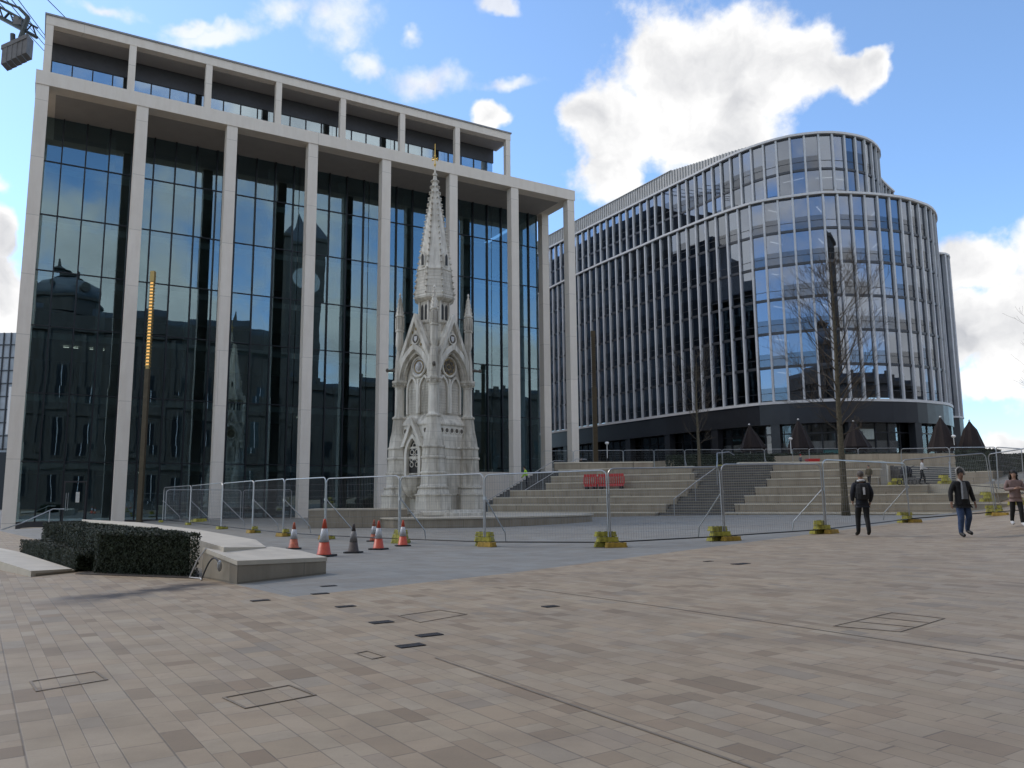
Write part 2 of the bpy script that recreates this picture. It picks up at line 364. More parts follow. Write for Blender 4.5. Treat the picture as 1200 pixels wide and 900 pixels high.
def thing(name,label,cat,loc=(0,0,0),rz=0.,group=None):
    o=bpy.data.objects.new(name,None);COL.objects.link(o);o.location=loc;o.rotation_euler=(0,0,rz);o.empty_display_size=.2
    WM[o.name]=Matrix.Translation(V(loc))@Matrix.Rotation(rz,4,'Z');return tag(o,label,cat,group)
def copy_tree(o,parent=None):
    c=o.copy();COL.objects.link(c);WM[c.name]=WM.get(o.name,Matrix())
    if parent is not None:c.parent=parent
    for ch in list(o.children):copy_tree(ch,c)
    return c
def struct(o): return tag(o,kind='structure')
# ------------------------------------------------------------------ sky and light
SUN_AZ,SUN_EL=rad(-62),rad(43)   # azimuth from +Y towards +X
SKY_STR=.15
def make_world():
    w=bpy.data.worlds.new('World');sc.world=w;w.use_nodes=True;t=w.node_tree;t.nodes.clear();g=G(t)
    out=t.nodes.new('ShaderNodeOutputWorld');bg=t.nodes.new('ShaderNodeBackground');t.links.new(bg.outputs[0],out.inputs[0])
    sky=t.nodes.new('ShaderNodeTexSky');sky.sky_type='NISHITA';sky.sun_disc=False;sky.sun_elevation=SUN_EL;sky.sun_rotation=SUN_AZ
    sky.air_density=1.0;sky.dust_density=.25;sky.ozone_density=1.6
    d=g.n('ShaderNodeNewGeometry').outputs['Position'] if False else g.n('ShaderNodeTexCoord').outputs['Generated']
    d=g.n('ShaderNodeVectorMath',{0:d},operation='NORMALIZE').outputs[0]
    sx=g.n('ShaderNodeSeparateXYZ',{0:d})
    # clouds: soft lumps at chosen compass directions, broken up by noise
    n1=g.noise(d,5.5,9,.60);n2=g.noise(d,17,7,.6)
    wv=g.n('ShaderNodeTexNoise',{'Vector':d,'Scale':7.,'Detail':5.,'Roughness':.6}).outputs['Color']
    wd=g.n('ShaderNodeVectorMath',{0:wv,1:(.5,.5,.5)},operation='SUBTRACT').outputs[0]
    wd=g.n('ShaderNodeVectorMath',{0:wd,3:.10},operation='SCALE').outputs[0]
    dw=g.n('ShaderNodeVectorMath',{0:d,1:wd},operation='ADD').outputs[0]
    def blobs(lst):
        acc=None
        for x,y,rx,ry in lst:
            c=ray(x,y).normalized();a=V((0,0,1)).cross(c).normalized()*-1;b=c.cross(a)*-1
            a=(ray(x+10,y).normalized()-c);a=(a-c*a.dot(c)).normalized();b=c.cross(a)
            k=(ray(x+10,y).normalized()-ray(x-10,y).normalized()).length/20
            df=g.n('ShaderNodeVectorMath',{0:dw,1:tuple(c)},operation='SUBTRACT').outputs[0]
            u=g.n('ShaderNodeVectorMath',{0:df,1:tuple(a/(rx*k))},operation='DOT_PRODUCT').outputs['Value']
            v=g.n('ShaderNodeVectorMath',{0:df,1:tuple(b/(ry*k))},operation='DOT_PRODUCT').outputs['Value']
            l=g.m('SQRT',g.m('ADD',g.m('MULTIPLY',u,u),g.m('MULTIPLY',v,v)))
            fr=g.n('ShaderNodeVectorMath',{0:d,1:tuple(c)},operation='DOT_PRODUCT').outputs['Value']
            val=g.m('SUBTRACT',1.,l)
            val=g.m('SUBTRACT',val,g.m('MULTIPLY',g.m('LESS_THAN',fr,0.),50.))
            acc=val if acc is None else g.m('MAXIMUM',acc,val)
        return acc
    big=blobs([(732,150,70,70),(785,85,80,80),(855,72,100,80),(925,78,76,58),(985,82,44,28),(880,112,80,50),(722,205,48,40),(690,140,40,32),(810,150,120,62),(1018,74,26,24),
        (1150,310,62,44),(1195,390,80,90),(1125,385,60,70),(1160,450,60,22),(1195,522,60,20),(1240,300,60,60),
        (-5,275,38,62),(0,350,45,70),(-40,200,60,30),(577,135,30,22)])
    wis=blobs([(255,38,75,20),(330,18,55,28),(400,35,62,52),(420,75,30,25),(495,95,70,24),(480,38,22,14),(585,6,20,10),(230,25,40,12),(600,95,50,12),(120,10,60,14)])
    fb=g.m('ADD',g.m('MULTIPLY',g.m('SUBTRACT',n1,.5),1.5),g.m('MULTIPLY',g.m('SUBTRACT',n2,.5),1.0))
    mb=g.n('ShaderNodeMapRange',{0:g.m('ADD',big,fb),1:-.03,2:.40},interpolation_type='SMOOTHSTEP').outputs[0]
    mw=g.n('ShaderNodeMapRange',{0:g.m('ADD',wis,g.m('MULTIPLY',fb,1.5)),1:.0,2:.9},interpolation_type='SMOOTHSTEP').outputs[0]
    # open sky elsewhere (overhead, behind): broken cumulus
    front=g.n('ShaderNodeMapRange',{0:sx.outputs[1],1:.15,2:.62},interpolation_type='SMOOTHSTEP').outputs[0]
    n3=g.noise(d,2.6,8,.58)
    back=g.n('ShaderNodeMapRange',{0:n3,1:.44,2:.56},interpolation_type='SMOOTHSTEP').outputs[0]
    back=g.m('MULTIPLY',back,g.m('SUBTRACT',1.,front))
    mask=g.m('MAXIMUM',g.m('MAXIMUM',mb,g.m('MULTIPLY',mw,.8)),back)
    # thickness -> grey bellies, bright rims
    th=g.n('ShaderNodeMapRange',{0:g.m('ADD',g.m('MULTIPLY',big,1.2),g.m('MULTIPLY',g.m('SUBTRACT',n1,.5),1.7)),1:.25,2:1.35},interpolation_type='SMOOTHSTEP').outputs[0]
    th=g.m('MAXIMUM',th,g.m('MULTIPLY',g.n('ShaderNodeMapRange',{0:n3,1:.53,2:.70}).outputs[0],g.m('SUBTRACT',1.,front)))
    lsh=g.n('ShaderNodeVectorMath',{0:dw,1:tuple((RT*-.030+UP*.034))},operation='ADD').outputs[0]
    ea=g.noise(dw,7.5,6,.55);eb=g.noise(lsh,7.5,6,.55)
    em=g.m('MULTIPLY',g.m('SUBTRACT',eb,ea),2.6)
    th=g.m('ADD',g.m('MULTIPLY',th,.40),em,clamp=True)
    ccol=g.mix(th,(1.06,1.055,1.05),(.56,.575,.615))
    ccol=g.mix(1.,ccol,(1/SKY_STR,1/SKY_STR,1/SKY_STR),'MULTIPLY')
    lowf=g.n('ShaderNodeMapRange',{0:sx.outputs[2],1:.10,2:.50}).outputs[0]
    skyc=g.mix(1.,sky.outputs[0],g.mix(lowf,(1.16,1.42,1.74),(1.34,1.48,1.60)),'MULTIPLY')
    c=g.mix(mask,skyc,ccol)
    t.links.new(c,bg.inputs[0]);bg.inputs[1].default_value=SKY_STR
make_world()
ld=bpy.data.lights.new('sun','SUN');ld.energy=1.3;ld.angle=rad(14);ld.color=(1,.88,.74)
lo=bpy.data.objects.new('sun',ld);COL.objects.link(lo)
sd=V((math.sin(SUN_AZ)*math.cos(SUN_EL),math.cos(SUN_AZ)*math.cos(SUN_EL),math.sin(SUN_EL)))
lo.rotation_euler=sd.to_track_quat('Z','Y').to_euler();lo.location=(0,0,80)
sc.view_settings.view_transform='Standard';sc.view_settings.look='None';sc.view_settings.exposure=0;sc.view_settings.gamma=1
# ------------------------------------------------------------------ ground
def axis(a,b,st,far): 
    n=int(round((b-a)/st));return [-x for x in far[::-1] if -x<a]+[a+(b-a)*i/n for i in range(n+1)]+[x for x in far if x>b]
xs=axis(-42,42,1.0,[60,100,200,450,900]);ys=axis(-14,66,1.0,[90,150,300,600,1400])
vs=[];fs=[]
for y in ys:
    for x in xs:vs.append((x,y,ground(x,y)))
nx=len(xs)
for j in range(len(ys)-1):
    for i in range(nx-1):fs.append((j*nx+i,j*nx+i+1,(j+1)*nx+i+1,(j+1)*nx+i))
struct(MB().add(vs,fs).build('pavement','paving',smooth=True))
# slot drains let into the paving
for a,b in (((620,690),(1215,777)),((510,771),(905,908))):
    p,q=pg(*a),pg(*b);t=(q-p).normalized();n=V((-t.y,t.x,0))*.012
    if b[0]>1000:q=q+t*2
    m=MB();N=14
    for i in range(N):
        u,v=p.lerp(q,i/N),p.lerp(q,(i+1)/N);zu,zv=ground(u.x,u.y)+.004,ground(v.x,v.y)+.004
        m.add([(u.x-n.x,u.y-n.y,zu),(v.x-n.x,v.y-n.y,zv),(v.x+n.x,v.y+n.y,zv),(u.x+n.x,u.y+n.y,zu)],[(0,1,2,3)])
    struct(m.build('drainage_channel','channel'))
E1=V((.555,-.832,0));Q1=V((.832,.555,0))
def grate(px,py_,lu,lv,label):
    lu,lv=lu*.62,lv*.55;c=pg(px,py_);o=thing('drain_cover',label,'drain cover',c,0,'small iron drain covers')
    m=MB();a,b=Q1*lv,E1*lu;m2=MB()
    def quad(mm,o0,x,y,z):
        mm.obox(V((o0.x,o0.y,c.z+.002)),x,y,(0,0,z))
    for k in (-1,1):
        quad(m,c-a/2-b/2+(b*(1 if k>0 else 0)-b.normalized()*.012*(1 if k>0 else 0)),a,b.normalized()*.012,.006)
        quad(m,c-a/2-b/2+(a*(1 if k>0 else 0)-a.normalized()*.012*(1 if k>0 else 0))+b.normalized()*.0125,a.normalized()*.012,b-b.normalized()*.025,.006)
    m.build('frame','drain',o)
    quad(m2,c-a/2-b/2+a.normalized()*.0125+b.normalized()*.0125,a-a.normalized()*.025,b-b.normalized()*.025,.003)
    for i in range(9):
        s=c-a/2-b/2+a.normalized()*.0125+b*((i+1)/10.);mm=s-b.normalized()*.008
        m2.obox(V((mm.x,mm.y,c.z+.0055)),a-a.normalized()*.025,b.normalized()*.014,(0,0,.002))
    m2.build('grate','drain',o)
for a in ((385,687,.20,.42,'narrow dark drain slot on grey paving just right of the stone bench'),
          (375,696,.20,.42,'narrow dark drain slot on the corner of the grey paving'),
          (305,704,.20,.42,'narrow dark drain slot in front of the stone bench corner'),
          (405,711,.20,.42,'narrow dark drain slot in tan paving just below the grey corner'),
          (447,729.5,.24,.42,'dark rounded drain cover between bench and middle of the square'),
          (503,744.5,.22,.44,'upper one of two rusty grates lying close together'),
          (481,757,.22,.44,'lower one of two rusty grates lying close together'),
          (645,711,.20,.34,'small dark drain beside the long paving channel'),
          (868,661,.30,.62,'dark oblong drain far off in front of the yellow fence weights'),
          (830,658,.16,.34,'tiny dark drain left of the far oblong drain')): grate(*a)
def access(cs,label,ribs=0):
    P=[pg(*c) for c in cs];c=sum(P,V())/4;o=thing('access_cover',label,'access cover',c,0,'paved access covers')
    m=MB();W=.016
    ed=[(P[i],P[(i+1)%4]) for i in range(4)]
    ins=[p+(c-p).normalized()*W*1.4 for p in P]
    zf=lambda p,h:V((p.x,p.y,ground(p.x,p.y)+h))
    for i in range(4):
        j=(i+1)%4;a=[zf(P[i],.003),zf(P[j],.003),zf(ins[j],.003),zf(ins[i],.003)];b=[v+V((0,0,.003)) for v in a];m.hexa(a+b)
    m.build('rim','channel',o)
    if ribs:
        m=MB()
        for k in range(1,ribs+1):
            f=k/(ribs+1);a=ins[0].lerp(ins[3],f);b=ins[1].lerp(ins[2],f);t=(b-a);n=V((-t.y,t.x,0)).normalized()*.012
            m.hexa([zf(a-n,.003),zf(b-n,.003),zf(b+n,.003),zf(a+n,.003),zf(a-n,.005),zf(b-n,.005),zf(b+n,.005),zf(a+n,.005)])
        m.build('rib','channel',o)
access([(260,818),(287,831),(371,815),(340,803)],'large rectangular access cover outlined in dark metal, nearest the camera')
access([(34,799),(42,811),(127,797),(113,787)],'outlined access cover set in pink slabs at the left edge')
access([(466,722),(492,730),(548,720),(515,715)],'pale outlined access cover near the two rusty grates')
access([(976,734),(1055,741),(1108,725),(1045,718)],'ribbed access cover on the right of the square',2)
access([(415,766),(436,773),(452,770),(430,763)],'small outlined access cover at the end of the paving channel')
# ------------------------------------------------------------------ stepped seating and terrace
ST=V((.855,-.519,0)).normalized();SN=V((-ST.y,ST.x,0));S0=V((2.1,52,0));RISE,TREAD=.48,.9
def sp(s,n,z): return S0+ST*s+SN*n+V((0,0,z))
def tierz(k): return -.09+RISE*k
def slabtier(root,k,s0,s1,back):
    """one seat tier: riser block with a pale nosing slab"""
    z=tierz(k);n0=TREAD*(k-1)
    m=MB();m.hexa([sp(s0,n0,-1.2),sp(s1,n0,-1.2),sp(s1,n0+back,-1.2),sp(s0,n0+back,-1.2)]+[sp(a,b,z-.06) for a,b in ((s0,n0),(s1,n0),(s1,n0+back),(s0,n0+back))])
    r=m.build('tier','granite',root)
    m=MB();e=.025
    m.hexa([sp(a,b,z-.059) for a,b in ((s0-e,n0-e),(s1+e,n0-e),(s1+e,n0+back),(s0-e,n0+back))]+[sp(a,b,z) for a,b in ((s0-e,n0-e),(s1+e,n0-e),(s1+e,n0+back),(s0-e,n0+back))])
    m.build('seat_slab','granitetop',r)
def son(px,k): # s coordinate where the view column px meets the front of tier k
    d=ray(px,590);n0=TREAD*(k-1);o=S0+SN*n0;t=(o-CAMP).dot(SN)/V((d.x,d.y,0)).dot(SN)
    return (CAMP+d*t-o).dot(ST)
seatL=thing('seating_steps','wide stone seating tiers left of the dark staircase, red barrier on them','seating steps',(4,53,0),0,'stone seating steps')
seatR=thing('seating_steps','wide stone seating tiers right of the dark staircase, behind the bare tree','seating steps',(16,46,0),0,'stone seating steps')
LE=[570,572,578,598,640,646,655];RE=[767,780,793,806,818,815,812]
R0=[848,861,873,886,900,905,908];R1=[1125,1190,1160,1088,1030,1034,1036]
for k in range(1,8):
    slabtier(seatL,k,son(LE[k-1],k),son(RE[k-1],k),TREAD if k<7 else 2.4)
    slabtier(seatR,k,son(R0[k-1],k),son(R1[k-1],k),(TREAD if k<7 else 2.4) if k!=4 else 1.0)
# staircase between the two banks of seats
stc=thing('staircase','dark granite staircase with a central handrail between the seating tiers','staircase',sp(8,0,0))
for k in range(1,8):
    for j in range(3):
        z=tierz(k)-RISE+.16*(j+1);n0=TREAD*(k-1)+.3*j
        m=MB();s0=son(RE[k-1],k)+.05;s1=son(R0[k-1],k)-.05
        b=.3 if not(k==7 and j==2) else 2.3
        m.hexa([sp(s0,n0,z-.5),sp(s1,n0,z-.5),sp(s1,n0+b,z-.5),sp(s0,n0+b,z-.5),sp(s0,n0,z),sp(s1,n0,z),sp(s1,n0+b,z),sp(s0,n0+b,z)]).build('step','stair',stc)
        MB().hexa([sp(s0,n0-.012,z-.045),sp(s1,n0-.012,z-.045),sp(s1,n0-.001,z-.045),sp(s0,n0-.001,z-.045),sp(s0,n0-.012,z-.003),sp(s1,n0-.012,z-.003),sp(s1,n0-.001,z-.003),sp(s0,n0-.001,z-.003)]).build('nosing','granite',stc)
hr=thing('handrail','long steel handrail climbing the middle of the dark staircase','handrail',sp(7,0,0),0,'steel handrails')
pts=[];m=MB();mid=lambda k:(son(RE[k-1],k)+son(R0[k-1],k))/2-.9
for k in range(1,8):
    p=sp(mid(k),TREAD*(k-1)+.1,tierz(k)+.78);pts.append(p)
    if k in(1,3,5,7): MB().tube(p-V((0,0,1.1)),p,.025).build('post','steel',hr)
pts=[pts[0]-V((0,0,.9))]+pts+[pts[-1]+V((.9,.5,.1)),pts[-1]+V((1.3,.7,-.1))]
m.path(pts,.028,6).build('rail','steel',hr)
# left flight beside the columns
st2=thing('staircase','narrow dark stair rising beside the columns behind the memorial','staircase',fp(33,-4,0))
for i in range(20):
    d0=30.5+.32*i;MB().fbox(d0,d0+.321 if i<19 else 39.5,-7.2+.02*i,-.9,-.5,.165*(i+1)).build('step','stair',st2)
for nn,lab in ((-6.9,'outer thin handrail of the narrow stair behind the memorial'),(-3.8,'inner thin handrail of the narrow stair behind the memorial')):
    h=thing('handrail',lab,'handrail',fp(31,nn,0),0,'steel handrails')
    MB().path([fp(30.4,nn,.2),fp(30.5,nn,1.05),fp(36.8,nn,4.25),fp(37.8,nn,4.25)],.028).build('rail','steel',h)
    for i in range(5): d=30.7+1.5*i;MB().tube(fp(d,nn,.165*(d-30.5)/.32),fp(d,nn,1.05+.508*(d-30.5)),.022).build('post','steel',h)
# terrace behind the steps
TZ=tierz(7)
a=sp(son(655,7),TREAD*6+2.3,0);b=sp(son(1034,7),TREAD*6+2.3,0)
tp=[a,b,b+V((3,6,0)),V((34,60,0)),V((60,62,0)),V((200,90,0)),V((200,260,0)),V((-40,260,0)),fp(42.5,28,0),fp(42.5,-.3,0),fp(37,-.3,0),fp(37,-6,0)]
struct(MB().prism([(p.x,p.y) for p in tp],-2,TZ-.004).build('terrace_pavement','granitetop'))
# landing on the right, where the walkers are
lz=tierz(4)
q=[sp(son(1030,4)-.2,TREAD*4-.1,0),sp(son(1088,4)-.05,TREAD*3+.9,0),V((26.5,41.2,0)),V((34,42,0)),V((36,58,0)),b+V((3,5.9,0)),b+V((0,-.4,0))]
struct(MB().prism([(p.x,p.y) for p in q],-1,lz-.005).build('landing_pavement','granitetop'))
q3=[sp(son(1086,3),TREAD*2+.88,0),sp(son(1159,3)-.05,TREAD*2+.88,0),V((27,42.5,0)),V((26.4,41.4,0))]
struct(MB().prism([(p.x,p.y) for p in q3],-1,tierz(3)-.006).build('landing_pavement','granitetop'))
st3=thing('staircase','broad grey stair at the right climbing to the upper terrace behind the pushchair','staircase',b+V((6,6,0)))
e0=b+V((3,6,0));e1=V((34,60,0));ed=(e1-e0).normalized();en=V((ed.y,-ed.x,0))
for i in range(9):
    z=lz+.16*(i+1);o=e0+en*(.3*(9-i))+ed*.2
    MB().hexa([o+V((0,0,lz-.3)),o+ed*9+V((0,0,lz-.3)),o+ed*9-en*.302+V((0,0,lz-.3)),o-en*.302+V((0,0,lz-.3)),o+V((0,0,z)),o+ed*9+V((0,0,z)),o+ed*9-en*.302+V((0,0,z)),o-en*.302+V((0,0,z))]).build('step','stair',st3)
    MB().obox(o+en*.001+V((0,0,z-.05)),ed*9,en*.015,(0,0,.048)).build('nosing','granitetop',st3)
# tan bench blocks on the terrace edge
def blk(px0,px1,z0,z1,Y,dep,name,mat,label,cat,group=None):
    p,q=py(px0,550,Y),py(px1,550,Y);o=thing(name,label,cat,(p.x,p.y,z0),0,group)
    MB().hexa([(p.x,p.y,z0),(q.x,q.y,z0),(q.x,q.y+dep,z0),(p.x,p.y+dep,z0)]+[(p.x,p.y,z1-.08),(q.x,q.y,z1-.08),(q.x,q.y+dep,z1-.08),(p.x,p.y+dep,z1-.08)]).build('seat_base',mat,o)
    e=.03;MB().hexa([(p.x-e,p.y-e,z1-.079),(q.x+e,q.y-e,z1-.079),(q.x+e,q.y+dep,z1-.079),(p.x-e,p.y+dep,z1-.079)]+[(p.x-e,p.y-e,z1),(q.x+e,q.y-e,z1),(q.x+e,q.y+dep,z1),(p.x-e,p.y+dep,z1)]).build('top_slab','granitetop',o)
blk(650,742,TZ,TZ+.62,59.5,.9,'stone_bench','granite','long grey stone bench at the head of the left seating tiers','bench','stone benches')
blk(742.6,765,TZ,TZ+.62,59.5,.9,'stone_bench','tanstone','short tan stone bench end beside the head of the staircase','bench','stone benches')
blk(868,1000,TZ,TZ+.45,58,.9,'stone_bench','granite','long pale stone bench at the head of the right seating tiers','bench','stone benches')
# ------------------------------------------------------------------ portico building (left)
b2=thing('office_building','tall glass office block with pale concrete columns and a set-back top storey','building',fp(0,0,0))
CW=.743;ZB=27.106+EYE;ZT=ZB+.95;ZR=31.4+EYE;ZRT=ZR+.62
NG=4.9
def part(mb,name,mat,par=b2,**k): return mb.build(name,mat,par,**k)
for i in range(8):
    d1=6*i
    part(MB().fbox(d1-CW,d1,0,CW,-2.2,ZB-.003),'column','frame')
part(MB().fbox(42-CW,42,NG-.55,NG+.2,-1,ZB-.003),'column','frame')
part(MB().fbox(-CW-.06,42.06,-.06,1.1,ZB,ZT),'beam','frame')
part(MB().fbox(41.0,42.06,1.103,9,ZB,ZT),'beam','frame')
part(MB().fbox(-CW-.06,.4,1.103,9,ZB,ZT),'beam','frame')
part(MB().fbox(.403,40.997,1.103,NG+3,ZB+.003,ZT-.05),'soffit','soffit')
part(MB().fbox(-CW,41.9,1.2,26,ZT-.047,ZT+.12),'roof','roof')
# interior
for z in (4.0,8.65,13.0,16.95,20.95,24.9):
    part(MB().fbox(-CW,41.0,NG+.25,20,z-.55,z-.1),'floor_slab','slab')
part(MB().fbox(-CW,41.1,15,15.3,0,ZB),'core_wall','core')
for i in range(7):
    part(MB().fbox(6*i+3.9,6*i+4.5,NG+1.4,NG+2.0,0,ZB),'interior_column','icol')
part(MB().fbox(-CW-.02,-CW+.25,NG,26,-2,ZB-.01),'side_wall','metal')
part(MB().fbox(41.05,41.2,NG+.3,24,0,ZB-.01),'side_wall','glass2')
part(MB().fbox(16,41.1,24.01,80,0,40),'unseen_rear_wing','metal')  # out of view; raised so the curved block's windows mirror something dark
for d,z in ((2.0,12.35),(2.6,12.35),(3.7,12.35),(4.3,12.35),(7.4,3.4),(19,8),(27,12.3),(33,8.0)):
    part(MB().fbox(d,d+.35,NG+2.4,NG+2.55,z-.03,z),'ceiling_light','ilight')
TR=(4.0,8.65,13.3,17.2,21.2,25.1)
for i in range(7):
    d0=-.7 if i==0 else 6*(i-1)+6-.0-.72*0-6+6*0+0
    d0=6*i-CW if i==0 else 6*i-.0
    lo_,hi_=6*i-(CW if i==0 else 0),6*i+6 if i<6 else 41.1
    zb=-1. if i<1 else (0. if i<5 else 3.62)
    zb=0. if i<5 else 3.62
    gl=part(MB().fbox(lo_+.03,hi_-.03,NG+.05,NG+.08,zb+.02,ZB-.01),'glazed_bay','glass2')
    m=MB();k=-1
    md=[1.02+1.5*q for q in range(-2,30)];md=[x for x in md if lo_<=x<hi_]
    for x in md:m.fbox(x-.045,x+.045,NG-.12,NG+.047,zb,ZB-.012)
    xs_=[lo_]+[x for x in md]+[hi_]
    for z in TR:
        if z<zb+.5:continue
        for a_,b_ in zip(xs_,xs_[1:]):
            a2=a_+(.046 if a_ in md else 0);b2_=b_-(.046 if b_ in md else 0)
            if b2_-a2>.02:m.fbox(a2,b2_,NG-.02,NG+.046,z-.035,z+.035)
    m.build('mullion_grid','mullion',gl)
    if i==0:
        m=MB();x0=2.58;m.fbox(x0,x0+.09,NG-.14,NG-.101,.02,2.7);m.fbox(x0+1.3,x0+1.39,NG-.14,NG-.101,.02,2.7);m.fbox(x0+.091,x0+1.299,NG-.14,NG-.101,2.6,2.7);m.build('door_frame','metal',gl)
        MB().fbox(x0+.75,x0+.98,NG-.106,NG-.102,1.25,1.95).build('notice','paper',gl)
        m=MB();m.tube(fp(x0+.3,NG-.2,.7),fp(x0+.3,NG-.2,1.9),.018);m.tube(fp(x0+.18,NG-.2,.7),fp(x0+.18,NG-.2,1.9),.018);m.build('door_handle','steel',gl)
part(MB().fbox(29.9,41.1,NG-.35,NG+.03,0,3.6),'podium_wall','frame')
part(MB().fbox(-CW,29.8,NG-.12,NG+.04,-1.8,.018),'podium_wall','metal')
# set-back storey
UP0=[-.45+5.04*i for i in range(8)];UP0[7]=34.78
for i,d in enumerate(UP0):
    part(MB().fbox(d,d+.44,0.02,.46,ZT+.003,ZR-.003),'upper_post','frame')
part(MB().fbox(-.47,35.24,0,2.6,ZR,ZRT),'upper_beam','frame')
part(MB().fbox(-.55,35.32,-.08,3.2,ZRT+.003,ZRT+.12),'roof_edge','roof')
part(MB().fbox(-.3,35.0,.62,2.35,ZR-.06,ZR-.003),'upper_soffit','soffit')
part(MB().fbox(-.44,34.75,2.25,2.5,ZR-1.35,ZR-.062),'upper_panel_wall','metal')
part(MB().fbox(-.44,34.75,3.6,14,ZT+.125,ZR-.003),'upper_core','core')
for i in range(7):
    lo_,hi_=UP0[i]+.1,UP0[i+1]+.1
    if i==6:hi_=34.7
    w=part(MB().fbox(lo_,hi_-.02,2.33,2.36,ZT+.13,ZR-1.352),'upper_window','glasstop')
    x=lo_+.35
    while x<hi_-.1:
        MB().fbox(x-.04,x+.04,2.26,2.328,ZT+.13,ZR-1.353).build('mullion','mullion',w);x+=1.26
b3=thing('office_building','dark office slab behind the portico building, seen only mirrored in glass','building',(-38,140,0))  # added hidden slab, only there to darken reflections in the finned facade
o_=V((-24,116,0));MB().obox(o_,FN*75,-FD*16,(0,0,56)).build('wall','fascia',b3)
for k in range(14):MB().obox(o_+FD*.25+V((0,0,3.4+3.7*k)),FN*75,-FD*.24,(0,0,.5)).build('floor_band','metal',b3)
# ------------------------------------------------------------------ curved office building (right)
SB=1.25
low=[(-3,112),(0,104),(4.46,94.1),(7.3,88.2),(10.1,82.9),(13.4,77.1),(14.9,74.4),(18.2,69.2),(20.4,66.4),(21.6,65.5),(23.1,64.8),(25.4,63.9),(26.8,63.75),(29.7,64.1),(31,64.4),(33.2,65.1),(34.9,66.1),(36.1,66.9),(37.2,68.0),(38.4,69.7),(39.3,71.6),(39.9,74),(40.2,77.5),(40.3,82)]
upc=[(-.6,109),(2.,103.6),(7.84,93.1),(12.3,85.4),(16,79),(18.5,74.8),(20.2,71.7),(21.7,69.5),(22.9,68.3),(24.4,67.2),(26.5,66.5),(28.5,66.45),(30.8,67.2),(32.3,68.2),(33.7,69.8),(34.5,71.3),(35.1,73.3),(36.2,75.6),(38,78),(40.2,80.5)]
E0=EYE
ZF0=7.6*SB+E0;ZP=25*SB+E0;ZU=31.5*SB+E0
def curve(pts,step,off=0.):
    P=[V((x*SB,y*SB,0)) for x,y in pts]
    # smooth by Catmull-Rom, then walk equal steps
    D=[]
    for i in range(len(P)-1):
        p0=P[max(0,i-1)];p1=P[i];p2=P[i+1];p3=P[min(len(P)-1,i+2)]
        for k in range(24):
            t=k/24;D.append(.5*((2*p1)+(p2-p0)*t+(2*p0-5*p1+4*p2-p3)*t*t+(3*p1-p0-3*p2+p3)*t**3))
    D.append(P[-1])
    for _ in range(40): D=[D[0]]+[(D[i-1]+D[i]*2+D[i+1])/4 for i in range(1,len(D)-1)]+[D[-1]]
    out=[D[0]];acc=0
    for i in range(1,len(D)):
        seg=(D[i]-D[i-1]).length;
        while acc+seg>=step:
            f=(step-acc)/seg;q=D[i-1].lerp(D[i],f);out.append(q);D[i-1]=q;seg=(D[i]-q).length;acc=0
        acc+=seg
    T=[(out[min(i+1,len(out)-1)]-out[max(i-1,0)]).normalized() for i in range(len(out))]
    Nn=[V((t.y,-t.x,0)) for t in T]
    return [p+n*off for p,n in zip(out,Nn)],T,Nn
def band(m,C,Nn,o0,o1,z0,z1,i0=0,i1=None):
    """ring segment following the curve between offsets o0 (inner) and o1 (outer)"""
    i1=len(C)-1 if i1 is None else i1
    n=i1-i0+1;vs=[]
    for i in range(i0,i1+1):
        p=C[i];q=Nn[i]
        for o,z in ((o1,z0),(o1,z1),(o0,z1),(o0,z0)):vs.append(p+q*o+V((0,0,z)))
    fs=[]
    for i in range(n-1):
        for k in range(4):
            a=i*4+k;b=i*4+(k+1)%4;fs.append((a,b,b+4,a+4))
    fs+=[(3,2,1,0),tuple((n-1)*4+k for k in range(4))]
    return m.add(vs,fs)
b1=thing('office_building','curved grey office block with close upright stone fins and a rounded nose','building',(20,95,0))
LC,LT,LN=curve(low,1.5);UC,UT,UN=curve(upc,1.5)
def fins(C,T,Nn,z0,z1,depth,w):
    res=[]
    for p,t,n in zip(C,T,Nn):
        m=MB();a=p-t*w/2-n*depth
        m.obox(a+V((0,0,z0)),t*w,n*depth,(0,0,z1-z0));res.append((p,m))
    return res
allf=[]
allf+=fins(LC,LT,LN,ZF0+.12,ZP-.22,.36,.20)+fins(UC,UT,UN,ZP+.32,ZU-.22,.34,.20)
allf=[(p,m) for p,m in allf if p.y<125*SB]
allf.sort(key=lambda q:(q[0]-V((18,0,0))).length)
rest=MB()
for i,(p,m) in enumerate(allf):
    if i<98: m.build('fin','fin',b1)
    else: rest.add(m.v,m.f)
tag(rest.build('distant_fins','fin',b1),kind='stuff')
band(MB(),LC,LN,-.7,.12,ZF0-.16,ZF0+.118).build('base_ledge','ledge',b1)
band(MB(),LC,LN,-1.2,.16,ZP-.218,ZP+.02).build('cornice','ledge',b1)
band(MB(),UC,UN,-1.2,.16,ZU-.218,ZU+.02).build('cornice','ledge',b1)
band(MB(),LC,LN,-3.0,-.35,ZP+.022,ZP+.12).build('roof','roof',b1)
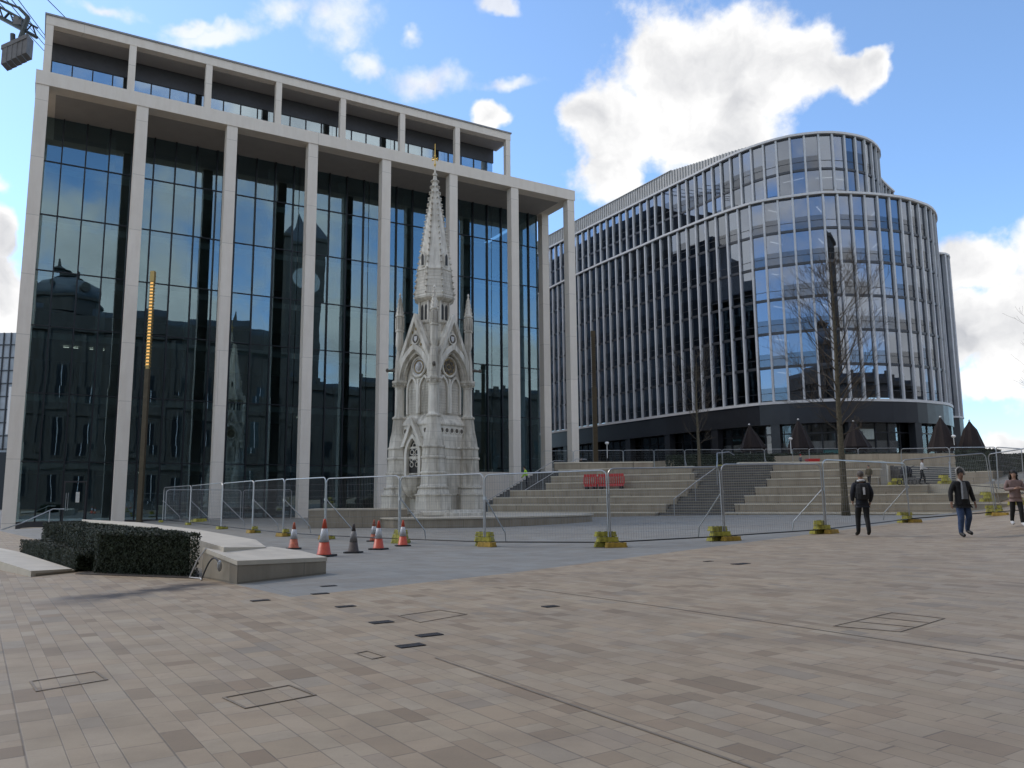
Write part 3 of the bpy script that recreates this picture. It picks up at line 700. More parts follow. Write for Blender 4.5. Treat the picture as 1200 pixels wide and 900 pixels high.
# roof screen with upright ribs
SCI=[i for i,p in enumerate(UC) if 1]
i1=min(range(len(UC)),key=lambda i:(UC[i]-V((21.9*SB,69.3*SB,0))).length)
m=MB();band(m,UC,UN,-.6,-.5,ZU+.02,ZU+2.2,0,i1-9)
def sh_(i):return 2.2*max(.10,min(1,(i1+1-i)/10.))
for i in range(i1-9,i1):
    a_,b_=UC[i]-UN[i]*.6,UC[i+1]-UN[i+1]*.6;c_,d_=UN[i]*.1,UN[i+1]*.1;z_=V((0,0,ZU+.02))
    m.hexa([a_+z_,b_+z_,b_+d_+z_,a_+c_+z_,a_+z_+V((0,0,sh_(i))),b_+z_+V((0,0,sh_(i+1))),b_+d_+z_+V((0,0,sh_(i+1))),a_+c_+z_+V((0,0,sh_(i)))])
for i in range(0,i1+1):
    for f in (0,.33,.66):
        j=min(i+1,len(UC)-1);p=UC[i].lerp(UC[j],f)-UN[i]*.5;m.obox(p+V((0,0,ZU+.02)),UT[i]*.07,UN[i]*.09,(0,0,sh_(i+f)+.03))
band(m,UC,UN,-.62,-.38,ZU+2.201,ZU+2.28,0,i1-9)
m.build('roof_screen','screen',b1)
band(MB(),UC,UN,-14,-.5,ZU+.021,ZU+.1,0,len(UC)-6).build('roof','roof',b1)
zr=py(1112,303,96).z
VC,VT,VN=curve([(x/SB,y/SB) for x,y in ((46.5,97),(48.8,94.4),(50.6,93.3),(52.4,93.6),(53.8,95.4),(54.3,98.5),(54.0,108))],1.05)
for p,m in fins(VC,VT,VN,ZF0-.4,zr-.2,.60,.24):m.build('rear_fin','fin',b1)
band(MB(),VC,VN,-1,.06,zr-.198,zr).build('cornice','ledge',b1);band(MB(),VC,VN,-.9,-.42,ZF0-.4,zr-.2).build('rear_glazing','glass1',b1)
band(MB(),VC,VN,-1,.05,ZF0-.6,ZF0-.401).build('base_ledge','ledge',b1);band(MB(),VC,VN,-.9,-.05,TZ,ZF0-.601).build('fascia','fascia',b1)
MB().prism([(p.x-n.x*.95,p.y-n.y*.95) for p,n in zip(VC,VN)],TZ,zr-.3).build('rear_wall','core',b1)
# windows
NS=6;SH=(ZP-.22-ZF0-.12)/NS
wins=[]
def winset(C,T,Nn,z0,ns,sh,setb):
    for i in range(len(C)-1):
        a=C[i]+T[i]*.105-Nn[i]*setb;b=C[i+1]-T[i+1]*.105-Nn[i+1]*setb
        c=(a+b)/2
        if c.y>124*SB:continue
        n=(Nn[i]+Nn[i+1]).normalized();face=(V((0,0,0))-c).normalized().dot(n)
        for k in range(ns):
            wins.append((-face,i,k,a,b,n,z0+k*sh,z0+(k+1)*sh))
winset(LC,LT,LN,ZF0+.12,NS,SH,.27)
NU=2;SU=(ZU-.22-ZP-.12)/NU
winset(UC,UT,UN,ZP+.12,NU,SU,.26)
wins.sort(key=lambda w:w[0])
def quadbox(m,a,b,n,z0,z1,t0,t1):
    return m.hexa([a+n*t0+V((0,0,z0)),b+n*t0+V((0,0,z0)),b+n*t1+V((0,0,z0)),a+n*t1+V((0,0,z0)),a+n*t0+V((0,0,z1)),b+n*t0+V((0,0,z1)),b+n*t1+V((0,0,z1)),a+n*t1+V((0,0,z1))])
rg,rr,rs,rl=MB(),MB(),MB(),MB()
for idx,(fc,i,k,a,b,n,z0,z1) in enumerate(wins):
    g_,r_,s_=(MB(),MB(),MB()) if idx<98 else (rg,rr,rs)
    h=z1-z0;tilt=(R.random()-.5)*.05;bl=R.random()
    n2=(n+ (b-a).normalized()*tilt).normalized()
    lw=MB() if idx<98 else rl
    lh=h*(.36 if bl<.6 else (.30 if bl<.8 else .52))
    quadbox(g_,a,b,n2,z0+.14+lh,z1-.16,0,.02);quadbox(lw,a,b,n2,z0+.14,z0+.139+lh,0,.02)
    quadbox(r_,a,b,n,z1-.157,z1+.10,-.05,.12)
    t_=MB() if idx<98 else rr;u_=MB() if idx<98 else rs
    quadbox(t_,a,b,n,z0+.14+h*.2,z0+.19+h*.2,.021,.05)
    quadbox(s_,a,b,n,z0+.101,z0+.137,-.06,.03)
    quadbox(u_,a,b,n,z0+.15,z0+.14+h*(.36 if bl<.6 else (.30 if bl<.8 else .7)),-.16,-.12)
    if idx<98:
        w=g_.build('window','glass1',b1);r_.build('window_head','rail',w);t_.build('transom','rail',w);s_.build('spandrel','spandrel',w);u_.build('window_blind','spandrel',w);lw.build('lower_pane','glasslow' if bl<.75 else 'glass1',w)
W=rg.build('distant_windows','glass1',b1);tag(W,kind='stuff')
tag(rl.build('distant_lower_panes','glasslow',b1),kind='stuff');tag(rr.build('distant_frames','rail',b1),kind='stuff');tag(rs.build('distant_spandrels','spandrel',b1),kind='stuff')
# floors inside and ceiling lamps
def plate(C,Nn,off,z0,z1,back):
    P=[C[i]-Nn[i]*off for i in range(len(C))];P=[(p.x,p.y) for p in P]+[(p.x,p.y) for p in back];return MB().prism(P,z0,z1)
for k in range(NS+1):
    z=ZF0+.12+k*SH;plate(LC,LN,.62,z-.22,z+.02 if k<NS else z-.02,[V((30*SB,112*SB,0))]).build('floor_slab','slab',b1)
for k in range(1,NU+1):
    z=ZP+.12+k*SU;plate(UC,UN,.62,z-.3,z-.1,[V((30*SB,112*SB,0))]).build('floor_slab','slab',b1)
core=[V((12*SB,98*SB,0)),V((25.5*SB,74*SB,0)),V((32*SB,76*SB,0)),V((34*SB,90*SB,0)),V((26*SB,108*SB,0))]
MB().prism([(p.x,p.y) for p in core],TZ,ZU-.4).build('core_wall','core',b1)
for k in range(NS):
    z=ZF0+.12+(k+1)*SH-.27
    for j in range(6):
        if k==0 and j%2:continue
        i=len(LC)*0+40+j*6
        i=min(range(len(LC)),key=lambda q:abs(LC[q].x-(22+j*3.6)*SB))
        p=LC[i]-LN[i]*(2.2+j%2);dr=(LN[i]*-1+LT[i]*.5).normalized()
        MB().obox(p+V((0,0,z)),dr*2.0,dr.cross(V((0,0,1)))*.09,(0,0,.03)).build('ceiling_light','ilight',b1)
for j in range(3):
    z=ZP+.12+SU-.34;i=min(range(len(UC)),key=lambda q:abs(UC[q].x-(24+j*2.6)*SB));p=UC[i]-UN[i]*2.2
    MB().obox(p+V((0,0,z)),UT[i]*2.2,UN[i]*.09,(0,0,.03)).build('ceiling_light','ilight',b1)
# ground floor: fascia, piers, shopfronts
FZ=4.8
band(MB(),LC,LN,-.75,.02,ZF0-2.25,ZF0-.163).build('fascia','fascia',b1)
band(MB(),LC,LN,-4.5,-.753,ZF0-1.0,ZF0-.9).build('canopy_soffit','fascia',b1)
for i in range(4,len(LC)-1,5):
    p,t,n=LC[i],LT[i],LN[i]
    MB().obox(p-t*.45-n*.9+V((0,0,TZ)),t*.9,n*.85,(0,0,ZF0-2.253-TZ)).build('pier','fascia',b1)
for i in range(2,len(LC)-3):
    a=LC[i]-LN[i]*1.15;b=LC[i+1]-LN[i+1]*1.15;n=(LN[i]+LN[i+1]).normalized()
    if LC[i].y>112*SB:continue
    m=MB();quadbox(m,a,b,n,FZ+.1,ZF0-2.0,0,.03);s=m.build('shop_window','shopglass',b1)
    for t0,t1 in ((0,.04),(.96,1)):
        quadbox(MB(),a.lerp(b,t0),a.lerp(b,t1),n,FZ+.1,ZF0-2.0,.031,.12).build('window_jamb','fascia',s)
    quadbox(MB(),a.lerp(b,.041),a.lerp(b,.959),n,ZF0-3.25,ZF0-3.13,.031,.12).build('transom','fascia',s)
    if i>=22:
        m=MB();quadbox(m,a.lerp(b,.05),a.lerp(b,.97),n,FZ+1.2,ZF0-4.1+.1*((i//3)%2),-.12,-.09);m.build('window_blind','blind',s)
band(MB(),LC,LN,-6,-5.8,TZ,ZF0-.2).build('shop_back_wall','core',b1)
# pale sign panel hung in one shop window
i=min(range(len(LC)),key=lambda q:abs(LC[q].x/LC[q].y-(1013-600)/941))
p,t,n=LC[i]-LN[i]*.98,LT[i],LN[i]
sg=MB().obox(p-t*1.0+V((0,0,ZF0-3.9)),t*2.2,n*.06,(0,0,1.05)).build('shop_sign','sign',b1)
def lettering(txt,o,ax,up,size,mat,parent,name):
    cu=bpy.data.curves.new(name,'FONT');cu.body=txt;cu.size=size;cu.extrude=.004;cu.space_character=1.5
    ob=bpy.data.objects.new(name,cu);COL.objects.link(ob);dg=bpy.context.evaluated_depsgraph_get();me=bpy.data.meshes.new_from_object(ob.evaluated_get(dg));bpy.data.objects.remove(ob)
    nz=ax.cross(up);mw=Matrix(((ax.x,up.x,nz.x,o.x),(ax.y,up.y,nz.y,o.y),(ax.z,up.z,nz.z,o.z),(0,0,0,1)))
    me.transform(WM[parent.name].inverted()@mw);me.materials.clear();me.materials.append(M[mat]);q=bpy.data.objects.new(name,me);COL.objects.link(q);q.parent=parent;return q
lettering('IIB',p-t*.62+n*.07+V((0,0,ZF0-3.36)),t,V((0,0,1)),.42,'black',sg,'sign_lettering')
# upper terrace in front of the shops and its planter edge
ut=[LC[i]+LN[i]*11.0 for i in range(6,len(LC)-4)]
ut=[p for i,p in enumerate(ut) if i%2==0]
poly=[(p.x,p.y) for p in ut]+[(95,110),(95,200),(0,200)]
struct(MB().prism(poly,TZ-1,FZ).build('upper_terrace_pavement','granite'))
# ------------------------------------------------------------------ memorial
MC=V((-4.08,41.5,0))
mem=thing('memorial','ornate pale stone gothic memorial with crocketed spire, gables and gilded finial','memorial',MC,rad(-39.4))
def fk(k,u,w,z):
    x,y=u,-w
    for _ in range(k%4): x,y=-y,x
    return V((x,y,z))
def fax(k): return fk(k,1,0,0),V((0,0,1)),fk(k,0,1,0)   # along, up, outward
def mp(m,name,mat,par=mem,**kw): return m.build(name,mat,par,world=False,**kw)
def arch(hw,z0,h,n=9,foot=0.):
    c=(h*h-hw*hw)/(2*hw);Rr=c+hw;a1=math.atan2(h,c);L=[]
    if foot:L.append((hw,z0-foot))
    for i in range(n+1):
        a=a1*i/n;L.append((-c+Rr*math.cos(a),z0+Rr*math.sin(a)))
    return [(-u,v) for u,v in L]+[(u,v) for u,v in L[::-1][1:]]
def ring(m,k,u,w,z,r,t,n=18):
    a,b,o=fax(k);c=fk(k,u,w,z);return m.path([c+a*r*math.cos(2*math.pi*i/n)+b*r*math.sin(2*math.pi*i/n) for i in range(n)],t,5,True)
def disc(m,k,u,w,z,r,th,n=18):
    a,b,o=fax(k);return m.extrude([(r*math.cos(2*math.pi*i/n),r*math.sin(2*math.pi*i/n)) for i in range(n)],fk(k,u,w,z),a,b,o,th)
H=1.24
mp(MB().lathe([(.40,2.75),(.6,2.75),(.62,2.62),(.75,2.6)],8,(0,0)),'base_step','limelight')
mp(MB().box(-1.3,1.3,-1.3,1.3,.6,4.40),'base_wall','lime')
for z0,z1,h in ((3.28,3.36,1.345),(3.36,3.42,1.325),(3.80,3.90,1.36),(1.46,1.56,1.35),(2.5,2.58,1.34)):
    mp(MB().box(-h,h,-h,h,z0,z1-.001),'string_course','limelight')
mp(MB().box(-1.29,1.29,-1.29,1.29,4.401,4.98),'frieze','limelight')
mp(MB().lathe([(4.981,1.36*1.414),(5.07,1.36*1.414),(5.5,1.06*1.414)],4),'weathering','lime')
mp(MB().box(-1.02,1.02,-1.02,1.02,5.4,9.2),'upper_wall','lime')
for k in range(4):
    a,b,o=fax(k)
    for u in (-.72,-.36,0,.36,.72):
        if k in(0,2) and abs(u)<.5:continue
        mp(ring(MB(),k,u,1.295,4.70,.145,.035,12),'frieze_roundel','limelight')
        mp(disc(MB(),k,u,1.292,4.70,.12,.006,12),'frieze_recess_shade','limedark')  # flat dark disc painted as the shade inside each roundel
    if k in(0,2):
        # fountain arch: flat black slab as the recess's shade, tracery, surround, gablet, basin
        mp(MB().extrude(arch(.40,3.45,.86,8,1.05),fk(k,0,1.303,0),a,b,o,.02),'doorway_shade','black')
        mp(MB().strip(arch(.58,3.45,1.08,8,1.05),arch(.41,3.45,.88,8,1.05),fk(k,0,1.30,0),a,b,o,.22),'door_arch','limelight')
        tr=MB()
        for u,z,r in ((0,3.95,.13),(-.17,3.62,.13),(.17,3.62,.13),(0,3.36,.13),(-.22,3.25,.1),(.22,3.25,.1),(-.19,3.0,.12),(.19,3.0,.12)):ring(tr,k,u,1.345,z,r,.025,10)
        mp(tr,'tracery','limelight')
        mp(MB().strip([(-.75,3.9),(0,5.35),(.75,3.9)],[(-.55,3.9),(0,5.0),(.55,3.9)],fk(k,0,1.31,0),a,b,o,.3),'gablet','limelight')
        mp(MB().extrude([(-.55,4.36),(.55,4.36),(0,5.05)][:3],fk(k,0,1.305,0),a,b,o,.12),'gablet_panel','lime')
        c=fk(k,0,1.38,0)
        mp(MB().lathe([(1.3,.12),(1.42,.3),(1.7,.55),(2.1,.70),(2.3,.74),(2.31,.80),(2.42,.80),(2.42,.68),(2.3,.6)],16,(c.x,c.y)),'basin','lime',smooth=False)
    # blind lancets
    for u in (-.45,.45):
        mp(MB().extrude(arch(.30,6.85,.55,7,1.25),fk(k,u,1.023,0),a,b,o,.02),'lancet_panel','lime')
        mp(MB().strip(arch(.40,6.85,.70,7,1.25),arch(.31,6.85,.57,7,1.25),fk(k,u,1.022,0),a,b,o,.13),'lancet_frame','limelight')
        lt=MB()
        for i in range(5):
            lt.obox(fk(k,u-.25+.1*i,1.05,5.65),a*.03,o*.02,b*1.15)
        for i in range(10):lt.obox(fk(k,u-.29,1.045,5.72+.14*i),a*.58,o*.02,b*.03)
        mp(lt,'lattice','limelight')
    mp(MB().obox(fk(k,-.06,1.03,5.6),a*.12,o*.14,b*1.75),'shaft','limelight')
    # roundel above the lancets
    mp(disc(MB(),k,0,1.03,8.0,.44,.05),'roundel','marble' if k in(0,2) else 'mosaic')
    mp(ring(MB(),k,0,1.10,8.0,.50,.06),'roundel_ring','limelight')
    if k in(0,2): mp(ring(MB(),k,0,1.09,8.0,.33,.04),'gilt_ring','mosaic');mp(MB().ball(fk(k,0,1.09,8.02),.17,.17,.22),'relief_head','marble',smooth=True)
    else:
        st=MB()
        for i in range(8):
            t=i*math.pi/4;disc(st,k,.27*math.cos(t),1.083,8.0+.27*math.sin(t),.10,.03,8)
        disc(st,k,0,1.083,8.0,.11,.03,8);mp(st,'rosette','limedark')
    # great arch and gable
    mp(MB().strip(arch(1.27,7.25,1.90,12,.15),arch(1.03,7.25,1.62,12,.15),fk(k,0,1.12,0),a,b,o,.36),'arch','limelight')
    mp(MB().strip(arch(1.02,7.25,1.60,12,.15),arch(.89,7.25,1.42,12,.15),fk(k,0,1.10,0),a,b,o,.2),'inner_arch','lime')
    ar=arch(1.215,7.25,1.845,12,.0)
    mp(MB().extrude([(-1.28,7.26)]+[(-1.30,7.9),(0,10.5),(1.30,7.9)]+[(1.28,7.26)]+ar[::-1],fk(k,0,1.16,0),a,b,o,.14),'spandrel','lime')
    mp(MB().strip([(-1.42,7.75),(0,10.75),(1.42,7.75)],[(-1.22,7.75),(0,10.32),(1.22,7.75)],fk(k,0,1.17,0),a,b,o,.30),'gable','limelight')
    mp(ring(MB(),k,0,1.33,9.42,.27,.05,14),'gable_roundel','limelight')
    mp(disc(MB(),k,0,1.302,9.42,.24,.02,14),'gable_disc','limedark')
    mp(MB().extrude([(-.11,.14),(-.11,-.02),(0,-.16),(.11,-.02),(.11,.14)],fk(k,0,1.323,9.42),a,b,o,.03),'shield','marble')
    if k in (0,2):
        gm=MB()
        for u,z in ((-.35,9.12),(.36,9.1),(0,9.95),(-.25,9.8)):gm.ball(fk(k,u,1.31,z),.07,.07,.09,6,4)
        mp(gm,'gilt_leaf','mosaic')
    mp(MB().add([fk(k,-1.25,1.155,7.9),fk(k,1.25,1.155,7.9),fk(k,0,1.155,10.42),fk(k,-.2,.05,7.9),fk(k,.2,.05,7.9),fk(k,0,.05,10.42)],[(1,4,5,2),(0,2,5,3)]),'gable_roof','lime')
PIER=[(.5,1.0),(.66,1.0),(.70,.94),(1.42,.92),(1.46,.98),(1.52,.98),(1.54,.86),(1.80,.77),(1.82,.84),(1.88,.84),(1.9,.72),(2.0,.67),(2.5,.66),(2.52,.72),(2.58,.72),(2.6,.64),(3.26,.61),(3.28,.67),(3.36,.67),(3.38,.60),(3.76,.58),(3.80,.63),(3.88,.63),(3.9,.56),(4.3,.50),(4.75,.40),(5.2,.36),(5.34,.35),(5.36,.40),(5.44,.40),(5.5,.30)]
for i,(x,y) in enumerate(((1,-1),(-1,-1),(1,1),(-1,1))):
    c=(x*H,y*H);rt=0
    pr=mp(MB().lathe(PIER,8,c,rt+rad(22.5)),'pier','lime')
    mp(MB().lathe([(5.501,.27),(5.6,.25),(6.9,.24),(6.94,.27),(6.98,.25)],12,c),'column','limelight',smooth=False)
    mp(MB().lathe([(6.981,.25),(7.05,.30),(7.2,.38),(7.24,.42),(7.34,.42),(7.36,.34)],8,c),'capital','limelight')
    m=MB()
    for j in range(10):
        t=j*math.pi/5;m.ball((c[0]+.34*math.cos(t),c[1]+.34*math.sin(t),7.13),.06,.06,.08,5,4)
    mp(m,'capital_leaf','lime')
    mp(MB().lathe([(7.361,.30),(8.4,.26),(8.9,.20)],8,c),'springer','lime')
    pc=(x*1.27,y*1.27)
    pn=mp(MB().lathe([(8.75,.05),(9.0,.16),(9.25,.22),(9.95,.20),(9.97,.25),(10.03,.25),(10.05,.19),(10.75,.18),(10.78,.24),(10.86,.24),(10.88,.19),(11.5,.08),(11.9,.03),(11.93,.06),(11.98,.06),(12.08,.01)],8,pc),'pinnacle','limelight')
    for j in range(8):
        t=j*math.pi/4+.39
        mp(MB().box(pc[0]+.2*math.cos(t)-.035,pc[0]+.2*math.cos(t)+.035,pc[1]+.2*math.sin(t)-.035,pc[1]+.2*math.sin(t)+.035,10.1,10.7),'pinnacle_shaft','lime',par=pn)
        if j%2==0:
            pp=[];rs_=[]
            for q in range(13):
                z=10.92+.075*q;r=.19-(z-10.88)*.165+.012;pp.append((pc[0]+r*math.cos(t),pc[1]+r*math.sin(t),z));rs_.append(.05 if q%3==1 else .02)
            mp(MB().path(pp,rs_,4),'crocket_rib','lime',par=pn)
    m=MB();dg=V((x,y,0)).normalized();m.tube(V((c[0],c[1],7.95))+dg*.2,V((c[0],c[1],7.9))+dg*.62,.10,6,.06);m.ball(V((c[0],c[1],7.92))+dg*.66,.09,.09,.11,6,4)
    mp(m,'gargoyle','limedark')
mp(MB().lathe([(8.6,.98),(10.25,.90),(10.35,.96),(10.42,.96),(10.44,.80),(11.5,.80),(11.52,.90),(11.58,1.0),(11.66,1.10),(11.74,1.10)],8),'lantern','lime')
for i in range(8):
    t=i*math.pi/4;o=V((math.cos(t),math.sin(t),0));a=V((-o.y,o.x,0))
    for u in (-.14,.14):
        mp(MB().extrude(arch(.085,11.15,.2,5,.62),o*.738+a*u,a,V((0,0,1)),o,.02),'lantern_opening_shade','black')  # flat black plate colours in the shade inside the lantern
    t2=t+math.pi/8;o2=V((math.cos(t2),math.sin(t2),0))
    mp(MB().tube(o2*.84+V((0,0,10.45)),o2*.84+V((0,0,11.5)),.05,6),'lantern_shaft','limelight')
spz=mp(MB().lathe([(11.741,1.12),(11.8,1.11),(13.16,.94),(13.18,.99),(13.26,.99),(13.28,.92),(15,.65),(17,.335),(18.6,.085),(18.62,.13),(18.72,.13),(18.75,.06),(19.1,.03)],8),'spire','limelight')
for i in range(8):
    t=i*math.pi/4+math.pi/8;pp=[];rs_=[]
    for q in range(81):
        z=11.82+q*.084;r=(1.12-(z-11.74)*.13) if z<13.2 else (.92-(z-13.28)*.157)
        k=(q%4==1);pp.append(((r+(.075 if k else -.01))*math.cos(t),(r+(.075 if k else -.01))*math.sin(t),z));rs_.append(.055 if k else .02)
    mp(MB().path(pp,rs_,5),'crocket_rib','lime',par=spz)
for q in range(7):
    z=11.86+.19*q;r=1.12-(z-11.74)*.128
    mp(MB().lathe([(z,r+.016),(z+.01,r+.018),(z+.19,r-.016)],8),'tile_course','lime',par=spz)
for i in range(0,8,1):
    t=i*math.pi/4;o=V((math.cos(t),math.sin(t),0));a=V((-o.y,o.x,0))
    if i%2==0:
        l=mp(MB().extrude(arch(.15,13.85,.32,5,.5),o*.78,a,V((0,0,1)),o,.10),'lucarne','limelight',par=spz)
        mp(MB().extrude(arch(.085,13.85,.2,5,.42),o*.882,a,V((0,0,1)),o,.012),'lucarne_opening_shade','black',par=spz)  # black inset painted as the lucarne's inner shade
fin=MB();fin.tube((0,0,19.0),(0,0,20.45),.03,6,.015);fin.ball((0,0,19.25),.07);fin.ball((0,0,19.75),.06);fin.tube((-.17,0,19.55),(.17,0,19.55),.022,5);fin.tube((0,-.17,19.55),(0,.17,19.55),.022,5)
for t in range(4):fin.ball((.19*math.cos(t*1.571),.19*math.sin(t*1.571),19.56),.045,n=5,m=4)
mp(fin,'finial','gold')
# plinth the memorial stands on, planter wall beside it
pl=thing('plinth','low broad stone plinth with rounded corners under the gothic memorial','plinth',(-2,40,0))
P=[(-5.75,37.0),(-5.35,36.5),(-4.6,36.35),(-3.4,36.25),(-1.8,36.5),(0,37.3),(1.7,38.6),(3.0,40.0),(3.85,41.3),(4.1,42.3),(3.7,43.6),(1,46),(-4,47.5),(-8,46.5),(-9,43),(-7,39)]
MB().prism(P,-.2,.385).build('plinth_wall','granite',pl)
c=sum((V((x,y,0)) for x,y in P),V())/len(P)
P2=[(x+(x-c.x)*.012,y+(y-c.y)*.012) for x,y in P];MB().prism(P2,.386,.455).build('coping','coping',pl)
pw=thing('planter_wall','low pale stone wall left of the memorial with a darker coping','wall',(-7.5,38,0))
P=[(-9.35,37.2),(-5.75,37.55),(-5.0,38.4),(-5.3,39.4),(-9.5,39.2)];MB().prism(P,-.1,.80).build('wall_face','granite',pw)
MB().prism([(x+(x+7.5)*.02,y+(y-38.3)*.02) for x,y in P],.801,.87).build('coping','coping',pw)
bg=thing('sandbag','patterned orange brown sack lying at the foot of the memorial','sack',pz(461,603,.46))
q=pz(461,602,.46);m=MB();
for dx,dz,s in ((-.2,.12,.16),(.12,.13,.2),(.3,.1,.13),(0,.26,.14)):m.ball(q+V((dx,.25,dz)),s*1.3,s,s*.8)
m.build('sandbag_body',plain('patterned_sack',(.40,.24,.15),.8,0,.75,28),bg,smooth=True)
# ------------------------------------------------------------------ stone bench, long coping, slab, hedges
A,B,C=pg(236.5,677),pg(277.5,684.5),pg(382,672.5)
def under(px,py_,z,g0=0.):
    q=pz(px,py_,z);return V((q.x,q.y,0))
be=thing('stone_bench','big rounded grey stone bench block with a pale top beside the hedge','bench',B,0,'stone benches')
base=[B,C,under(352,646,.36),under(318,640.5,.44),under(262,640.5,.52),A];
_n=(V((B.x,B.y,.355))-V((A.x,A.y,.50))).cross(V((C.x,C.y,.285))-V((A.x,A.y,.50)))
tops=[.50-(_n.x*(p.x-A.x)+_n.y*(p.y-A.y))/_n.z for p in base]
MB().prism([(p.x,p.y) for p in base],-.1,[t-.07 for t in tops]).build('seat_base','granite',be)
cc=sum(base,V())/6
MB().prism([(p.x+(p.x-cc.x)*.015,p.y+(p.y-cc.y)*.015) for p in base],[t-.069 for t in tops],tops).build('top_slab','coping',be)
cb=thing('cable','black cable looped over the side of the stone bench','cable',A,0,'loose cables')
w0=pg(247,682);w1=A.lerp(B,.62)
m=MB();pp=[]
for i in range(15):
    t=i/14;s=A.lerp(B,.18+.5*t);pp.append(V((s.x-.06,s.y-.10,.01+.36*math.sin(math.pi*min(1,t*.72)))))
m.path(pp,.014,5).build('cable_loop','cableb',cb)
MB().ball(pp[-1]+V((0,0,-.03)),.04,.04,.09,6,5).build('plug','steel',cb)
wc=thing('cable','thin white hose hanging down the bench end by the hedge','hose',A,0,'loose cables')
MB().path([A+V((.1,-.12,.5)),A+V((-.05,-.1,.3)),A+V((-.16,-.12,.02)),A+V((.1,-.3,.015)),A.lerp(B,.3)+V((-.1,-.2,.015))],.013,5).build('hose_line','white',wc)
arm=thing('coping_wall','long pale stone coping running back from the bench behind the hedge','wall',pz(237,632,.5))
L1=[pz(312,641,.45)]+[pz(x,y,.52) for x,y in ((300,632.5),(235,621),(160,612),(96,608.6))];L2=[pz(x,y,.52) for x,y in ((100,610),(175,617.5),(237,634),(262,641))]
P=[(p.x,p.y) for p in L1+L2];MB().prism(P,-.1,[.45,.52,.52,.52,.52,.52,.52,.52,.515]).build('coping_stone','coping',arm)
sl=thing('stone_slab','long low pale stone slab in front of the short hedge','slab',pg(35,676))
P=[pg(36,676),pg(84,671),pg(22,651),pg(-30,640),pg(-60,655),pg(0,668)]
MB().prism([(p.x,p.y) for p in P],-.05,[.10,.07,.09,.1,.16,.16]).build('slab_top','coping',sl)
MB().prism([(p.x+.05,p.y+.08) for p in P],-.06,[.05,.04,.05,.05,.1,.1]).build('slab_base','granite',sl)
def hedge(name,poly,z0,z1,label,cat,n=9000,core='hedgecore',leaf='hedge',size=.03,seed=1,wave=.05):
    rr_=random.Random(seed);c=sum((V((p[0],p[1],0)) for p in poly),V())/len(poly)
    o=thing(name,label,cat,(c.x,c.y,z0))
    s=.93;inn=[(c.x+(p[0]-c.x)*s,c.y+(p[1]-c.y)*s) for p in poly]
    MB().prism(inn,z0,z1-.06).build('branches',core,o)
    # leaves over the sides and the top
    m=MB();ed=[];N=len(poly);ar=0
    for i in range(N):
        a=V((poly[i][0],poly[i][1],0));b=V((poly[(i+1)%N][0],poly[(i+1)%N][1],0));A_=(b-a).length*(z1-z0);ed.append((a,b,A_))
    xs_=[p[0] for p in poly];ys_=[p[1] for p in poly]
    def inside(x,y):
        r=False;j=N-1
        for i in range(N):
            if (poly[i][1]>y)!=(poly[j][1]>y) and x<(poly[j][0]-poly[i][0])*(y-poly[i][1])/(poly[j][1]-poly[i][1])+poly[i][0]:r=not r
            j=i
        return r
    area=abs(sum(poly[i][0]*poly[(i+1)%N][1]-poly[(i+1)%N][0]*poly[i][1] for i in range(N)))/2
    tot=area+sum(e[2] for e in ed)
    for _ in range(n):
        t=rr_.random()*tot
        if t<area:
            while True:
                x=rr_.uniform(min(xs_),max(xs_));y=rr_.uniform(min(ys_),max(ys_))
                if inside(x,y):break
            p=V((x,y,z1));nr=V((0,0,1))
        else:
            t-=area
            for a,b,A_ in ed:
                if t<=A_:break
                t-=A_
            p=a.lerp(b,rr_.random());p.z=z0+rr_.random()*(z1-z0);dd=(b-a).normalized();nr=V((dd.y,-dd.x,0))
            if nr.dot(p-V((c.x,c.y,p.z)))<0:nr=-nr
        wv=noise.noise(p*1.9)*wave+noise.noise(p*6)*wave*.4
        p=p+nr*(wv-rr_.random()*.05)
        nn=(nr+V((rr_.gauss(0,.38),rr_.gauss(0,.38),rr_.gauss(0,.38)))).normalized();a=nn.orthogonal().normalized();b=nn.cross(a);th=rr_.random()*6.3
        a,b=a*math.cos(th)+b*math.sin(th),b*math.cos(th)-a*math.sin(th);L=size*rr_.uniform(.7,1.6);w_=L*.38
        m.v+=[tuple(p-a*L),tuple(p+b*w_),tuple(p+a*L),tuple(p-b*w_)];k=len(m.v)-4;m.f.append((k,k+1,k+2,k+3))
    m.build('foliage',leaf,o);return o
a=pg(231,676.5);b=pg(112,672.5)
hedge('hedge',[(a.x,a.y),(b.x,b.y),tuple(pz(50,609.5,.8)[:2]),tuple(pz(92,608.6,.8)[:2]),tuple(pz(185,620,.72)[:2])],0,.74,'tall dark clipped hedge running back from the stone bench','hedge',60000,seed=2,size=.021)
a=pg(87,671);b=pg(22,650.5)
hedge('hedge',[(a.x,a.y),(b.x,b.y),(b.x+.8,b.y+.75),(a.x+.95,a.y+.6)],.02,.37,'short dark clipped hedge behind the pale slab at the left','hedge',22000,seed=3,size=.019)
so=[pg(234,678.5),pg(88,673),pg(140,665),pg(230,668)]
so=struct(MB().prism([(p.x,p.y) for p in so],-.05,.012).build('soil','soil'))
